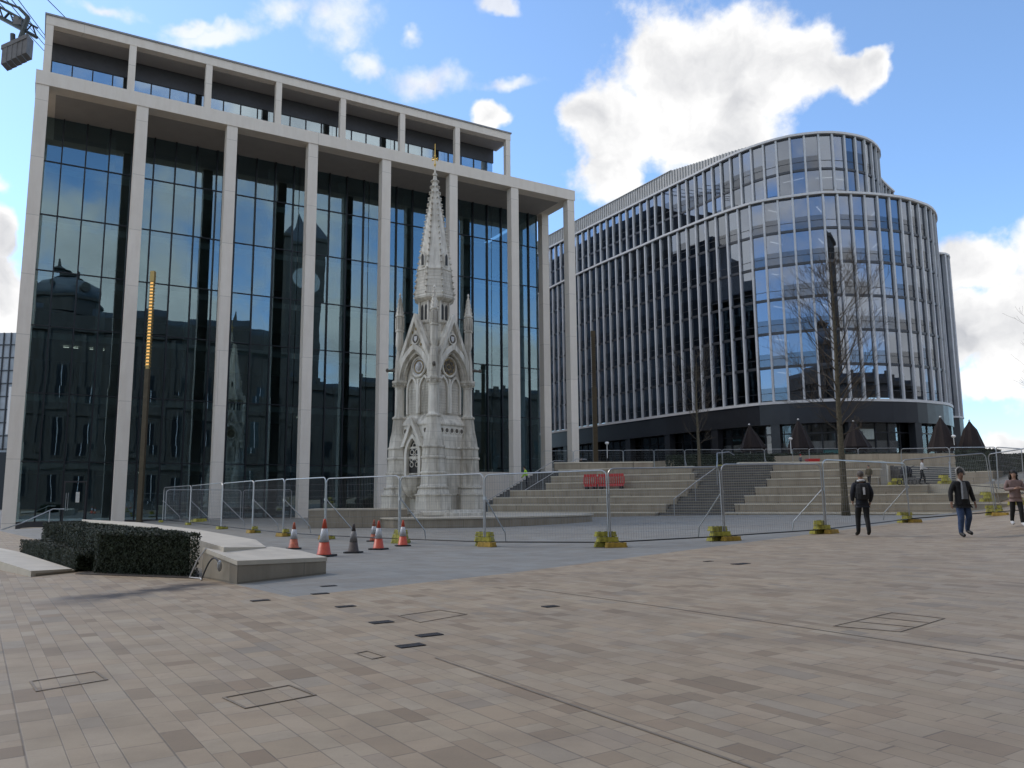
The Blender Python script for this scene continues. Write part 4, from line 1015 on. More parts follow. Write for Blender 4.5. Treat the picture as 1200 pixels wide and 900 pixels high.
# handrail down to the lower pavement at far left
h=thing('handrail','bright steel handrail sloping down past the leftmost pale column','handrail',py(40,612,42),0,'steel handrails')
pts=[py(x,y,Y) for x,y,Y in ((-30,630,38),(0,621.5,40),(25,613,42),(62,596.5,44),(75,596.5,44.6))]
MB().path(pts,.03,6).build('rail','steel',h)
for p in (pts[1],pts[2].lerp(pts[3],.9)):MB().tube(p,p-V((0,0,1.2)),.028).build('post','steel',h)
bw=thing('retaining_wall','pale stained stone wall end beside the handrail at far left','wall',pz(40,625,.4))
p=py(22,640,46);q=py(50,640,46);MB().hexa([(p.x,p.y,-2),(q.x,q.y,-2),(q.x,q.y+1,-2),(p.x,p.y+1,-2),(p.x,p.y,-.15),(q.x,q.y,-.15),(q.x,q.y+1,-.15),(p.x,p.y+1,-.15)]).build('wall_face','tanstone',bw)
# hedge planters up on the terrace
def planter(px0,px1,Y0,Y1,z0,zw,zh,label,dep=1.2,seed=5,n=3500):
    p,q=py(px0,550,Y0),py(px1,550,Y1);d=(q-p);d.z=0;d.normalize();nr=V((-d.y,d.x,0))
    c=(p+q)/2
    P=[p,q,q+nr*dep,p+nr*dep]
    if zw>z0:
        o=thing('planter_wall','pale stone planter wall under the '+label.split(',')[0],'wall',(c.x,c.y,z0))
        MB().prism([(v.x,v.y) for v in P],z0-.3,zw).build('wall_face','granite',o)
        MB().prism([(v.x,v.y) for v in P],zw+.001,zw+.05).build('coping','granitetop',o)
    P=[v+(sum(P,V())/4-v)*.06 for v in P]
    hedge('hedge',[(v.x,v.y) for v in P],zw+.051,zh,label,'hedge',n,seed=seed,size=.09,wave=.12)
planter(775,1075,71.5,71.5,TZ,TZ+.35,TZ+1.75,'long dark planter hedge in front of the shopfronts, behind the upper fence',1.4,6,9000)
planter(1119,1163,52,50,lz,lz+.85,lz+2.25,'dark clipped hedge on the right terrace, beside the hooded walker',1.4,7,5000)
planter(1170,1215,51,48,lz,lz,lz+1.9,'dark hedge at the right edge behind the curly haired walker',1.4,8,4000)
# ------------------------------------------------------------------ mesh fences
def make_panel():
    o=thing('mesh_fence','temporary wire mesh fence panel','fence panel',(0,0,0),0,'temporary mesh fence panels')
    L,Ht=3.5,2.0;r=.02;c=.16;pts=[]
    pts=[(0.03,0,.02),(0.03,0,Ht-c)]+[(0.03+c-c*math.cos(t),0,Ht-c+c*math.sin(t)) for t in (.4,.8,1.2)]+[(0.03+c,0,Ht),(L-.03-c,0,Ht)]+[(L-.03-c+c*math.sin(t),0,Ht-c+c*math.cos(t)) for t in (.4,.8,1.2)]+[(L-.03,0,Ht-c),(L-.03,0,.02)]
    m=MB();m.path(pts,r,6);f=m.build('frame','steel',o)
    MB().tube((.05,0,.10),(L-.05,0,.10),.018,5).build('bottom_rail','black',o)
    m=MB();w=.0026
    n=int(L/.075)
    for i in range(1,n):
        x=.03+(L-.06)*i/n;m.tube((x,0,.12),(x,0,Ht-.02),w,3,cap=False)
    for i in range(1,9):
        z=.12+(Ht-.14)*i/9;m.tube((.04,.004,z),(L-.04,.004,z),w,3,cap=False)
    m.build('wire_mesh','wire',o);return o
def make_brace():
    o=thing('fence_brace','steel brace','fence brace',(0,0,0),0,'steel fence braces')
    MB().path([(0,0.03,1.25),(0,1.0,.30),(0,1.05,.03)],.018,5).build('brace_tube','steel',o)
    MB().obox((-.035,-.03,1.21),(.07,0,0),(0,.07,0),(0,0,.08)).build('clamp','steel',o);return o
def make_block(mat):
    o=thing('fence_block','yellow fence weight','fence weight',(0,0,0),0,'yellow plastic fence weights')
    P=[(-.29,-.10),(-.24,-.13),(.24,-.13),(.29,-.10),(.29,.10),(.24,.13),(-.24,.13),(-.29,.10)]
    MB().prism(P,0,.05).build('foot','rubber' if 0 else mat,o)
    MB().prism([(x*.94,y*.9) for x,y in P],.051,.125).build('body',mat,o)
    for x in(-.16,0,.16):MB().lathe([(.126,.045),(.135,.04)],10,(x,0)).build('socket','rubber',o)
    return o
panel0=make_panel();brace0=make_brace();block0=make_block('yellow');block1=make_block('ochre')
used={}
def place(proto,loc,rz,label,scale=(1,1,1),ry=0.):
    o=proto if not used.get(proto.name) else copy_tree(proto);used[proto.name]=1
    o.location=loc;o.rotation_euler=(0,ry,rz);o.scale=scale;o['label']=label;return o
def panel(p,q,h,label):
    d=q-p;L=math.hypot(d.x,d.y);return place(panel0,p,math.atan2(d.y,d.x),label,(L/3.5,1,h/2.0),-math.atan2(d.z,L))
FP=[(190,572,612),(222,569.5,615),(259,567,620),(295.5,564.5,624.5),(331.5,562.5,628.5),(380.5,561,632),(468,559.5,636.5),(568,556.5,640.5),(715,553.5,641.5),(849,546,634),(968,544.5,625.5),(1067,538,612.5),(1168,527,604.5),(1262,520,598)]
W_=['at the far left end of the front fence','second from the far left, before the portico columns','third from the left, in front of the third pale column','fourth from the left, behind the leftmost cones','between the faded cone and the tall orange cone','in front of the low planter wall, behind the group of cones','in front of the memorial base','right of the memorial, below the left seating tiers','in front of the red barrier and left seating tiers','in front of the dark staircase','in front of the bare tree','behind the man with the rucksack','at the far right, behind the hooded walker']
WB=['at the far left end of the front fence','at the second post from the far left','at the third post from the left','at the fourth post from the left','beside the faded cone','behind the tall orange cone','beside the rightmost cone','right of the memorial','in front of the red barrier','in front of the dark staircase','just left of the bare tree','between the rucksack man and the hooded walker','behind the hooded walker','outside the right edge']
FPT=[]
for x,t,b in FP:
    g_=pg(x,b);h=0
    top=py(x,t,g_.y);FPT.append((g_,max(1.7,min(2.25,top.z-g_.z))))
for i in range(len(FP)-1):
    (p,h0),(q,h1)=FPT[i],FPT[i+1]
    panel(p+V((0,0,.03)),q+V((0,0,.03)),(h0+h1)/2,'galvanised mesh fence panel '+W_[i])
for i,(p,h) in enumerate(FPT[:-1]):
    a=FPT[max(0,i-1)][0];b=FPT[min(len(FPT)-1,i+1)][0];d=(b-a);rz=math.atan2(d.y,d.x)
    nr=V((-math.sin(rz),math.cos(rz),0));
    if nr.y<0:nr=-nr
    place(brace0,p+V((0,0,.04)),rz,'steel brace propping the fence '+WB[i])
    rz2=rz+rad(90)
    s=.94;al=V((math.cos(rz),math.sin(rz),0))
    two=[(block1 if i>2 and i!=6 else block0,p+al*.14-nr*.10,rz+R.uniform(-.15,.15),0,'lower')]
    if i>=2: two+=[(block0,p+nr*.20-al*.12,rz+R.uniform(-.2,.2),0,'rear')]
    if i>=6: two+=[(block0,p+nr*.08-al*.06,rz+R.uniform(-.25,.25),.138,'middle'),(block0,p+nr*.14-al*.10,rz+R.uniform(-.5,.5),.276,'topmost')]
    elif i in(3,4): two+=[(block0,p+nr*.1,rz+R.uniform(-.4,.4),.138,'topmost')]
    nm={'lower':'ochre' if i>2 and i!=6 else 'yellow'}
    for pr,c,rz_,dz,w in two:
        z=ground(c.x,c.y)
        wd={'lower':'front bottom','rear':'rear bottom','middle':'middle','topmost':'topmost'}[w]
        place(pr,V((c.x,c.y,p.z+.006+dz*s)),rz_,f"{wd} {nm.get(w,'yellow')} fence weight {WB[i]}",(s,s,s))
# return leg of the front fence at far left
p,q=FPT[0][0],pg(196,610);e=p+V((3.0,5.5,0));f=e+V((3.3,.6,0))
for a,b,l in ((p+V((.05,.2,0)),e,'mesh fence panel running back from the far left corner of the front fence'),(e+V((.05,.1,0)),f,'mesh fence panel standing behind the leftmost front panels')):
    a=V((a.x,a.y,ground(a.x,a.y)));b=V((b.x,b.y,ground(b.x,b.y)));panel(a,b,2.0,l)
for k in range(3):
    c=pg(228+3*k,612+3*k);place(block0,c+V((.0,.0,.005+.14*k)),.5*k,['bottom','middle','top'][k]+' yellow fence weight of the stack inside the far left fence corner',(1.1,1.1,1.1))
# upper run along the terrace
UPX=[636,672,731,767,803,847,897,930,949,1007,1054]
UL=['behind the hi-vis worker','left of the second bronze pole','right of the second bronze pole','above the left seating tiers','left of the smaller bare tree','right of the smaller bare tree','before the leftmost parasol','before the second parasol','left of the taller bare tree','behind the taller bare tree']
UYS=[70]*len(UPX);UPT=[]
for x,Y in zip(UPX,UYS):
    p=py(x,550,Y);UPT.append(V((p.x,p.y,TZ)))
for i in range(len(UPX)-1):
    panel(UPT[i]+V((0,0,.02)),UPT[i+1]+V((0,0,.02)),2.05,'upper terrace mesh fence panel '+UL[i])
for i,wl in ((4,'at the head of the staircase'),(6,'right of the staircase head'),(8,'beside the person in the red hat')):
    place(brace0,UPT[i],rad(180),'steel brace propping the upper fence '+wl)
for px,Yb,z,l in ((843,60.5,TZ,'at the left of the staircase head'),(892,59.6,TZ,'at the right of the staircase head'),(944,58.6,TZ,'beside the person in the red hat'),(1048,44.4,lz,'beside the pushchair')):
    p=py(px,550,Yb);
    for k in range(2): place(block0,V((p.x+.12*k,p.y,z+.006+.19*k)),.2+.5*k,('lower','upper')[k]+' yellow fence weight '+l,(1.35,1.35,1.35))
URP=[(1054,45.8,526),(1111,43,524.5),(1166,38.5,524),(1196,35,526)]
pts=[]
for x,Y,t in URP:
    p=py(x,t,Y);pts.append(V((p.x,p.y,p.z-2.02)))
for i,l in enumerate(('beyond the pushchair on the right landing','above the hooded walker','above the curly haired walker')):
    panel(pts[i],pts[i+1],2.02,'rear mesh fence panel '+l)
for x,Y,l in ((1108,41.5,'on the landing left of the hooded walker'),(1156,38.0,'right of the hooded walker, on the upper level'),(1190,33.5,'behind the curly haired walker')):
    p=py(x,575,Y);z=max(ground(p.x,p.y),tierz(4) if x<1120 else 0)
    if x>1120: z=max(z,py(x,{1156:588,1190:592}[x],Y).z)
    for k in range(3): place(block0,V((p.x+.1*(k%2),p.y+.05*k,z+.006+.15*k)),.2+.6*k,('bottom','middle','top')[k]+' yellow fence weight '+l,(1.2,1.2,1.2))
place(brace0,V((pts[1].x,pts[1].y,pts[1].z)),rad(150),'steel brace left of the hooded walker on the landing')
# ------------------------------------------------------------------ cones
def cone(px,top,base,mat,label,sl=(.38,.74),tip=None):
    b=pg(px,base);h=py(px,top,b.y).z-b.z;o=thing('traffic_cone',label,'traffic cone',b,R.uniform(-.4,.4),'traffic cones')
    r=lambda f:(.155*(1-f)+.026*f)*h/.8
    P=[(x*h/.8,y*h/.8) for x,y in ((-.23,-.17),(-.17,-.23),(.17,-.23),(.23,-.17),(.23,.17),(.17,.23),(-.17,.23),(-.23,.17))]
    MB().prism(P,.002,.05*h).build('base','rubber',o,world=False)
    MB().lathe([(.051*h,r(.0)*1.12),(.07*h,r(.05)),(sl[0]*h,r(sl[0]))],16,rot=0).build('cone_body',mat,o,world=False,smooth=True)
    MB().lathe([(sl[0]*h+.001,r(sl[0])+.004),(sl[1]*h,r(sl[1])+.004)],16,rot=0).build('sleeve','sleeve' if mat!='dirty' else plain('grimy_sleeve',(.2,.19,.18),.6,0,.35,14),o,world=False,smooth=True)
    MB().lathe([(sl[1]*h+.001,r(sl[1])),(.96*h,r(.96)),(h,r(1)*.8)],16,rot=0).build('cone_tip',tip or mat,o,world=False,smooth=True)
cone(344,612,643.5,'palecone','faded red traffic cone leftmost, half hidden behind the bench')
cone(379.5,608,652,'orange','bright red-orange traffic cone with a white sleeve, the tallest and nearest')
cone(414,613.5,648,'dirty','grimy brown traffic cone with a dark body')
cone(438,609,634.5,'palecone','smaller faded traffic cone standing behind the others',(.35,.7))
cone(443.5,610,644,'orange','orange traffic cone in front of the smaller faded one')
cone(472,609.5,640,'orange','rightmost traffic cone beside a yellow fence weight')
# ------------------------------------------------------------------ red barriers on the seating tiers
def barrier(p,rz,L,label):
    o=thing('barrier',label,'barrier',p,rz,'red plastic barriers')
    m=MB()
    fr=[(0,.18),(0,.92),(.06,1.0),(L-.06,1.0),(L,.92),(L,.18)]
    for z0,z1 in ((.18,.34),(.84,1.0)):m.box(0.05,L-.05,-.03,.03,z0,z1)
    MB().add(m.v,m.f)
    o2=MB().box(.05,L-.05,-.03,.03,.18,.34).build('lower_rail','redbar',o,world=False)
    MB().box(.05,L-.05,-.03,.03,.82,1.0).build('upper_rail','redbar',o,world=False)
    n=int(L/.16)
    for i in range(n+1):
        x=.05+(L-.1)*i/n;w=.03 if 0<i<n else .05
        MB().box(x-w,x+w,-.028,.028,.341,.819).build('bar','redbar',o,world=False)
    for x in (.25,L-.25):MB().box(x-.06,x+.06,-.22,.22,.0,.179).build('foot','rubber',o,world=False)
zb_=tierz(4);s_=son(704,4)
a=sp(son(703,5)+.05,TREAD*3+.55,zb_);b=sp(son(736,5),TREAD*3+.42,zb_)
barrier(a,math.atan2((b-a).y,(b-a).x),(b-a).length,'red plastic barrier facing the square on the left seating tiers')
barrier(a+V((-.9,.52,0)),math.atan2(-.5,.86),1.0,'red plastic barrier end panel meeting the longer red barrier at its left')
# ------------------------------------------------------------------ bronze light poles
def pole(base,h,w,lit,label):
    o=thing('lamp_post',label,'lamp post',base,0,'slim bronze light poles')
    m=MB().box(-w/2,w/2,-w/2,w/2,0,h*.60);m.build('pole','bronze',o,world=False)
    MB().box(-w*.7,w*.7,-w*.7,w*.7,-.02,.06).build('base_plate','bronze',o,world=False)
    MB().box(-w*.36,w*.36,-w*.36,w*.36,h*.6002,h*.985).build('lamp_core','lattice' if lit else 'bronze',o,world=False)
    n=26;z0=h*.61;dz=(h*.955-z0)/n
    m=MB()
    for i in range(n):
        z=z0+i*dz
        for s in(-1,1):
            m.box(-w/2,w/2,s*w*.43-w*.06,s*w*.43+w*.06,z,z+dz*.35);m.box(s*w*.43-w*.06,s*w*.43+w*.06,-w*.365,w*.365,z,z+dz*.35)
    m.build('louvre','lattice' if lit else 'bronze',o,world=False)
    if lit:
        for i in range(n):
            z=z0+i*dz+dz*.4
            MB().box(-w*.34,w*.34,-w*.44,-w*.365,z,z+dz*.42).build('lamp','goldlamp',o,world=False)
    MB().box(-w/2,w/2,-w/2,w/2,h*.956,h).build('cap','lattice' if lit else 'bronze',o,world=False)
b=pg(163,612);tp_=py(178.5,318,b.y)
pole(b,tp_.z-b.z,.27,True,'tall bronze light pole glowing gold near its top, left of the square')
p=py(698.5,552,66);tp_=py(697,388,66)
pole(V((p.x,p.y,TZ)),tp_.z-TZ,.37,False,'unlit bronze light pole standing behind the red barrier')
# ------------------------------------------------------------------ furled parasols on the upper terrace
def parasol(px,top,Y,rad_,base,open_,label,lean=0.):
    p=py(px,540,Y);t=py(px,top,Y);z0=FZ;h=t.z-z0;o=thing('parasol',label,'parasol',(p.x,p.y,z0),R.random(),'dark parasols on the upper terrace')
    MB().tube((0,0,0),(0,0,h),.035,8).build('pole','whitemetal',o,world=False)
    MB().lathe([(0,.4),(.06,.4),(.08,.1),(.2,.06)],12).build('base','whitemetal',o,world=False)
    m=MB();n=16;vs=[];L=[(h-.03,.05),(h-.35,.22),(h*.72,.52),(base*h+.30,rad_*.98),(base*h,rad_*.90)]
    for z,r in L:
        for i in range(n):
            t_=2*math.pi*i/n;k=1.06 if i%2 else .90
            vs.append((r*k*math.cos(t_)+lean*(h-z)/h,r*k*math.sin(t_),z-(.12 if i%4==1 and z<base*h+.1 else 0)))
    fs=[]
    for j in range(len(L)-1):
        for i in range(n):fs.append((j*n+i,j*n+(i+1)%n,(j+1)*n+(i+1)%n,(j+1)*n+i))
    fs+=[tuple(range(n)),tuple(range((len(L)-1)*n,len(L)*n))]
    m.add(vs,fs).build('canopy','maroon',o,world=False)
    MB().ball((0,0,h+.05),.10,.10,.07).build('finial','whitemetal',o,world=False,smooth=True)
for a in ((880,498,75,1.15,.22,0,'leftmost dark maroon parasol, slack and leaning, before the shopfront',.85),
          (938,492,74,1.15,.16,0,'second dark parasol from the left, half folded',.25),
          (1003,494,73.5,1.25,.18,0,'third dark parasol, partly behind the bare tree trunk',.2),
          (1106,489,70,1.15,.08,0,'fourth dark parasol at the right corner of the round building',0),
          (1140,493,70,1.0,.10,0,'rightmost dark parasol standing clear against the sky',0)): parasol(*a)
# ------------------------------------------------------------------ bare trees
def tree(base,h,tr,z0,spread,label,seed,lv=4,nb=30,tilt=0.,trunkmat='bark',rise=.55):
    rr=random.Random(seed);o=thing('bare_tree',label,'tree',base,0,'bare winter trees')
    tm=MB();tops=[];n=14;P=[];Rr=[]
    for i in range(n+1):
        f=i/n;P.append(V((math.sin(f*5+seed)*.10*f+tilt*f,math.cos(f*4+seed)*.08*f,h*f-.05)));Rr.append(tr*(1-f)**.8*.95+.012 if f>0.02 else tr*1.25)
    tm.path(P,Rr,9);tm.build('trunk',trunkmat,o,world=False,smooth=True)
    m=MB()
    def branch(p,d,L,r,lev):
        k=4 if lev<2 else 3;pts=[p];rs=[r];q=p.copy();dd=d.copy()
        for i in range(k):
            dd=(dd+V((rr.gauss(0,.12),rr.gauss(0,.12),rr.gauss(.08,.10)))).normalized();q=q+dd*L/k;pts.append(q);rs.append(max(.0055,r*(1-(i+1)/k*.75)))
        m.path(pts,rs,4 if lev<2 else 3)
        if lev<lv:
            nsub={0:6,1:4,2:3,3:2}.get(lev,2)
            for s in range(nsub):
                f=rr.uniform(.25,1.0);i=min(k-1,int(f*k));a=pts[i].lerp(pts[i+1],f*k-i)
                ax=dd.orthogonal().normalized();ax.rotate(Matrix.Rotation(rr.random()*6.28,3,dd))
                nd=(dd*.85+ax*rr.uniform(.4,.75)+V((0,0,.12))).normalized()
                branch(a,nd,L*rr.uniform(.38,.62),max(.0055,rs[i]*.5),lev+1)
    for b in range(nb):
        f=z0/h+(1-z0/h)*(b+rr.random()*.8)/nb*.97
        i=min(n-1,int(f*n));a=P[i].lerp(P[i+1],f*n-i);t=b*2.4+rr.random()*.7
        prof=math.sin(math.pi*min(1,max(.08,(f-z0/h)/(1-z0/h)*.80+.16)))
        L=spread*max(.22,prof)*rr.uniform(.75,1.1)
        d=V((math.cos(t),math.sin(t),rise+.5*f)).normalized()
        branch(a,d,L,tr*.26*(1.15-f*.8),0 if b%2==0 else 1)
    m.build('crown','twig',o,world=False);return o
tb=py(992,611.5,41.2);tb.z=ground(tb.x,tb.y)
tree(tb,13.4,.18,4.0,3.3,'tall bare tree with a mossy trunk in front of the right seating tiers',4,3,46)
p=py(820,552,62.5);tree(V((p.x,p.y,TZ)),9.2,.13,2.0,3.2,'smaller bare tree on the terrace behind the staircase head',9,3,22)
p=py(1272,560,50);tree(V((p.x,p.y,lz)),10,.16,2.2,4.0,'bare tree at the right edge with only twig ends in view',12,3,22)
# ------------------------------------------------------------------ tower crane seen at the upper left
cr=thing('tower_crane','tower crane counter-jib with pale ballast blocks and cables at the upper left','crane',py(0,40,95))
def cp(x,y,Y=95.): return py(x,y,Y)
m=MB();u=.0
A0,A1=cp(-60,-12,97),cp(30,36,95);up_=V((0,0,1.));wd=V((.55,1.5,0))
for s in (0,1):
    o=wd*s
    m.tube(A0+o,A1+o,.24,6);m.tube(A0+o+V((0,0,1.5)),A1+o+V((0,0,1.3)),.13,6)
    for i in range(7):
        a=A0.lerp(A1,i/7)+o;b=A0.lerp(A1,(i+.5)/7)+o+V((0,0,1.4));c=A0.lerp(A1,(i+1)/7)+o;m.tube(a,b,.10,5);m.tube(b,c,.10,5)
for i in range(8):m.tube(A0.lerp(A1,i/7),A0.lerp(A1,i/7)+wd,.10,5)
m.build('counter_jib','cranepaint',cr)
m=MB();m.tube(cp(24,45),cp(33,20),.30,6);m.tube(cp(33,20),cp(22,9),.22,6);m.tube(cp(22,9),cp(-20,-8),.16,6);m.build('mast_strut','cranepaint',cr)
MB().obox(cp(15,28),(.9,.15,0),(-.2,.9,0),(0,0,1.1)).build('winch_housing','concrete',cr)
MB().tube(cp(15,52),cp(15,40),.3,8).build('hanger','cranepaint',cr)
for i in range(5):
    a=cp(1+6.0*i,75-2.9*i,94+.1*i);MB().obox(a,(.58,.02,.24),(-.25,1.7,0),(0,0,2.55)).build('ballast_block','concrete',cr)
m=MB();a=cp(1,57.5,93.9);b=cp(31,44,94.3);m.obox(a,b-a,(-.25,1.75,0),(0,0,.55));m.build('ballast_beam','concrete',cr)
for i,(x0,y0,x1,y1) in enumerate(((6,-2,60,62),(12,-2,60,55),(20,-2,56,46),(-2,2,52,60))):
    MB().tube(cp(x0,y0,95),cp(x1,y1,140),.07,5).build('cable','cableb',cr)
ck=thing('cable','single dark crane cable running down behind the roof edge at upper left','cable',cp(55,0,100),0,'loose cables')
MB().tube(cp(50,-6,100),cp(92,36,118),.065,5).build('cable_line','cableb',ck)
# ------------------------------------------------------------------ far glass tower at the left edge
ft=thing('office_tower','far blue-grey glass tower with pale upright strips at the left edge','building',py(5,560,150))
a=py(-60,560,150);b=py(17.5,560,150);zt=py(8,390,150).z;zm=py(8,527,150).z;a.z=b.z=0
d=(b-a).normalized();nr=V((-d.y,d.x,0))
MB().hexa([a+V((0,0,-3)),b+V((0,0,-3)),b+nr*20+V((0,0,-3)),a+nr*20+V((0,0,-3))]+[v+V((0,0,zt)) for v in (a,b,b+nr*20,a+nr*20)]).build('wall',plain('far_tower_wall',(.34,.38,.43),.3,0,.3,.25),ft)
n=9
for i in range(n+1):
    p=a.lerp(b,i/n);MB().obox(p-nr*.25-d*.09+V((0,0,zm)),d*.18,nr*.24,(0,0,zt-zm)).build('fin','rail',ft)
for i in range(9):
    z=zm+(zt-zm)*i/9;MB().obox(a-nr*.12+V((0,0,z)),b-a,nr*.11,(0,0,.25)).build('floor_band','rail',ft)
m=MB();MB().obox(a-nr*.6+V((0,0,-1)),b-a,nr*.3,(0,0,zm+.5)).build('lower_screen','mullion',ft)
for z0,z1 in ((zm*.50,zm*.68),(zm*.15,zm*.42),(zm*1.25,zm*2.05)):
    p=py(11 if z1<zm else 5.5,560,149);MB().obox(V((p.x,p.y,z0))-nr*.8,d*.45,nr*.15,(0,0,z1-z0)).build('light_strip','whitemetal',ft)
# ------------------------------------------------------------------ buildings behind the camera (seen mirrored in the glass)
dep=62.9*2
def mir(px,y,dist):   # point whose mirror image in the glass of the portico block shows at (px,y)
    d=ray(px,y);o=FO+FN*NG;t=dist/d.dot(FN);p=CAMP+d*t;k=(p-o).dot(FN);return p-FN*2*k
cv=thing('civic_building','soot-stained classical civic building with a domed corner, mirrored in the left glass front','building',mir(62,580,140))
c0=mir(62,580,136);zc=mir(120,383,136).z;zt=mir(120,360,136).z
def cbox(d0,d1,n0,n1,z0,z1,mat,name,par=cv): # local frame: D along facade, -N away behind the camera
    o=V((c0.x,c0.y,0));return MB().obox(o+FD*d0-FN*n0+V((0,0,z0)),FD*(d1-d0),-FN*(n1-n0),(0,0,z1-z0)).build(name,mat,par)
cbox(-60,34,0,16,-1,zc-1.3,'civic','wall');cbox(-60.4,34.4,-.6,16,zc-1.29,zc,'civic','cornice');cbox(-60,34,.3,15,zc+.01,zt-1.2,'civic','parapet');cbox(-58,33,1.5,14,zt-1.19,zt,'slate','roof')
cbox(-60.3,34.3,-.35,-.01,7.0,7.7,'civic','string_course');cbox(-60.3,34.3,-.3,-.01,14.8,15.4,'civic','string_course')
for i in range(16):
    d=-34+4.2*i
    for z0,hh in ((1.6,4.4),(9.0,4.6),(16.8,4.0)):
        f=cbox(d-.95,d+.95,-.12,-.01,z0-.25,z0+hh+.3,'civic','window');
        o=V((c0.x,c0.y,0));MB().obox(o+FD*(d-.65)+FN*.14+V((0,0,z0)),FD*1.3,-FN*.015,(0,0,hh)).build('pane','darkwin',f)
        MB().obox(o+FD*(d-.05)+FN*.17+V((0,0,z0)),FD*.1,-FN*.025,(0,0,hh)).build('glazing_bar','ledge',f)
    cbox(d+1.75,d+2.45,-.4,-.01,8.0,zc-1.5,'civic','pilaster')
dc=mir(76,340,142);dz=mir(76,352,142).z
m=MB().lathe([(zt-1,6.0),(zt+1.2,6.0),(zt+1.3,6.4),(zt+1.7,6.4)],8,(dc.x,dc.y));m.build('dome_drum','civic',cv)
ztp=mir(76,305,142).z;hD=(ztp-zt-1.7)
MB().lathe([(zt+1.72,5.9),(zt+1.7+hD*.2,5.5),(zt+1.7+hD*.36,4.5),(zt+1.7+hD*.47,3.1),(zt+1.7+hD*.53,1.6)],16,(dc.x,dc.y)).build('dome','lead',cv,smooth=True)
MB().lathe([(zt+1.7+hD*.531,1.5),(zt+1.7+hD*.56,1.9),(zt+1.7+hD*.58,1.2),(zt+1.7+hD*.76,1.2),(zt+1.7+hD*.78,1.7),(zt+1.7+hD*.80,1.2),(zt+1.7+hD*.86,.5),(zt+1.7+hD*.88,.25),(zt+1.7+hD*1.05,.1)],8,(dc.x,dc.y)).build('dome_lantern','civic',cv)
for j in range(8):
    t=j*math.pi/4+.2;MB().tube((dc.x+5.2*math.cos(t),dc.y+5.2*math.sin(t),zt+1.7+hD*.22),(dc.x+6.1*math.cos(t),dc.y+6.1*math.sin(t),zt+1.7+hD*.22),.75,10).build('dormer','civic',cv)
# lower range further along, with a spire and clock tower
rv=thing('civic_building','long lower stone museum range with a balustraded roof, mirrored in the left glass front','building',mir(420,580,172))
c0b=V((mir(62,580,165).x,mir(62,580,165).y,0));zc2=mir(400,452,165).z
def rbox(d0,d1,n0,n1,z0,z1,mat,name): return MB().obox(c0b+FD*d0-FN*n0+V((0,0,z0)),FD*(d1-d0),-FN*(n1-n0),(0,0,z1-z0)).build(name,mat,rv)
rbox(36,190,0,18,-1,zc2-1.2,'civic','wall');rbox(35.6,190.4,-.6,18,zc2-1.19,zc2,'civic','cornice');rbox(36,190,1,16,zc2+.01,zc2+1.0,'slate','roof')
for i in range(24):
    d=38+4.6*i
    rbox(d,d+.9,-.3,.3,zc2+.01,zc2+1.5,'civic','baluster')
    for z0,hh in ((1.6,4.4),(9,5)):
        f=rbox(d+1.2,d+3.4,-.12,-.01,z0-.2,z0+hh+.2,'civic','window');MB().obox(c0b+FD*(d+1.5)+FN*.14+V((0,0,z0)),FD*1.6,-FN*.015,(0,0,hh)).build('pane','darkwin',f)
ct=thing('clock_tower','tall stone clock tower with a steep roof, mirrored in the left glass front','tower',mir(347,580,185))
tc=mir(347,580,185);ztw=mir(347,262,185).z;zck=mir(347,333,185).z
MB().lathe([(-1,3.9*1.414),(ztw-6,3.9*1.414),(ztw-5.8,4.3*1.414),(ztw-5,4.3*1.414)],4,(tc.x,tc.y),FA+math.pi/4).build('tower_wall','civic',ct)
MB().lathe([(ztw-4.99,3.9*1.414),(ztw,1.2),(ztw+3,.15)],4,(tc.x,tc.y),FA+math.pi/4).build('tower_roof','slate',ct)
o=V((tc.x,tc.y,zck))+FN*3.93;MB().extrude([(2.6*math.cos(t*.314),2.6*math.sin(t*.314)) for t in range(20)],o,FD,V((0,0,1)),FN,.1).build('clock_face','clock',ct)
m=MB().obox(o+FN*.12-FD*.12,FD*.24,FN*.08,V((0,0,2.0)));m.build('clock_hand','black',ct);MB().obox(o+FN*.12-V((0,0,.12)),FD*1.4,FN*.08,V((0,0,.24))).build('clock_hand','black',ct)
spr=thing('church_spire','slim gothic spire, mirrored in the left glass front','spire',mir(275,580,150))
q=mir(275,580,150);zs=mir(275,368,150).z;MB().lathe([(-1,2.0),(zs-9,2.0),(zs-8.9,2.4),(zs-8.4,1.8),(zs,.05)],8,(q.x,q.y)).build('spire_wall','civic',spr)
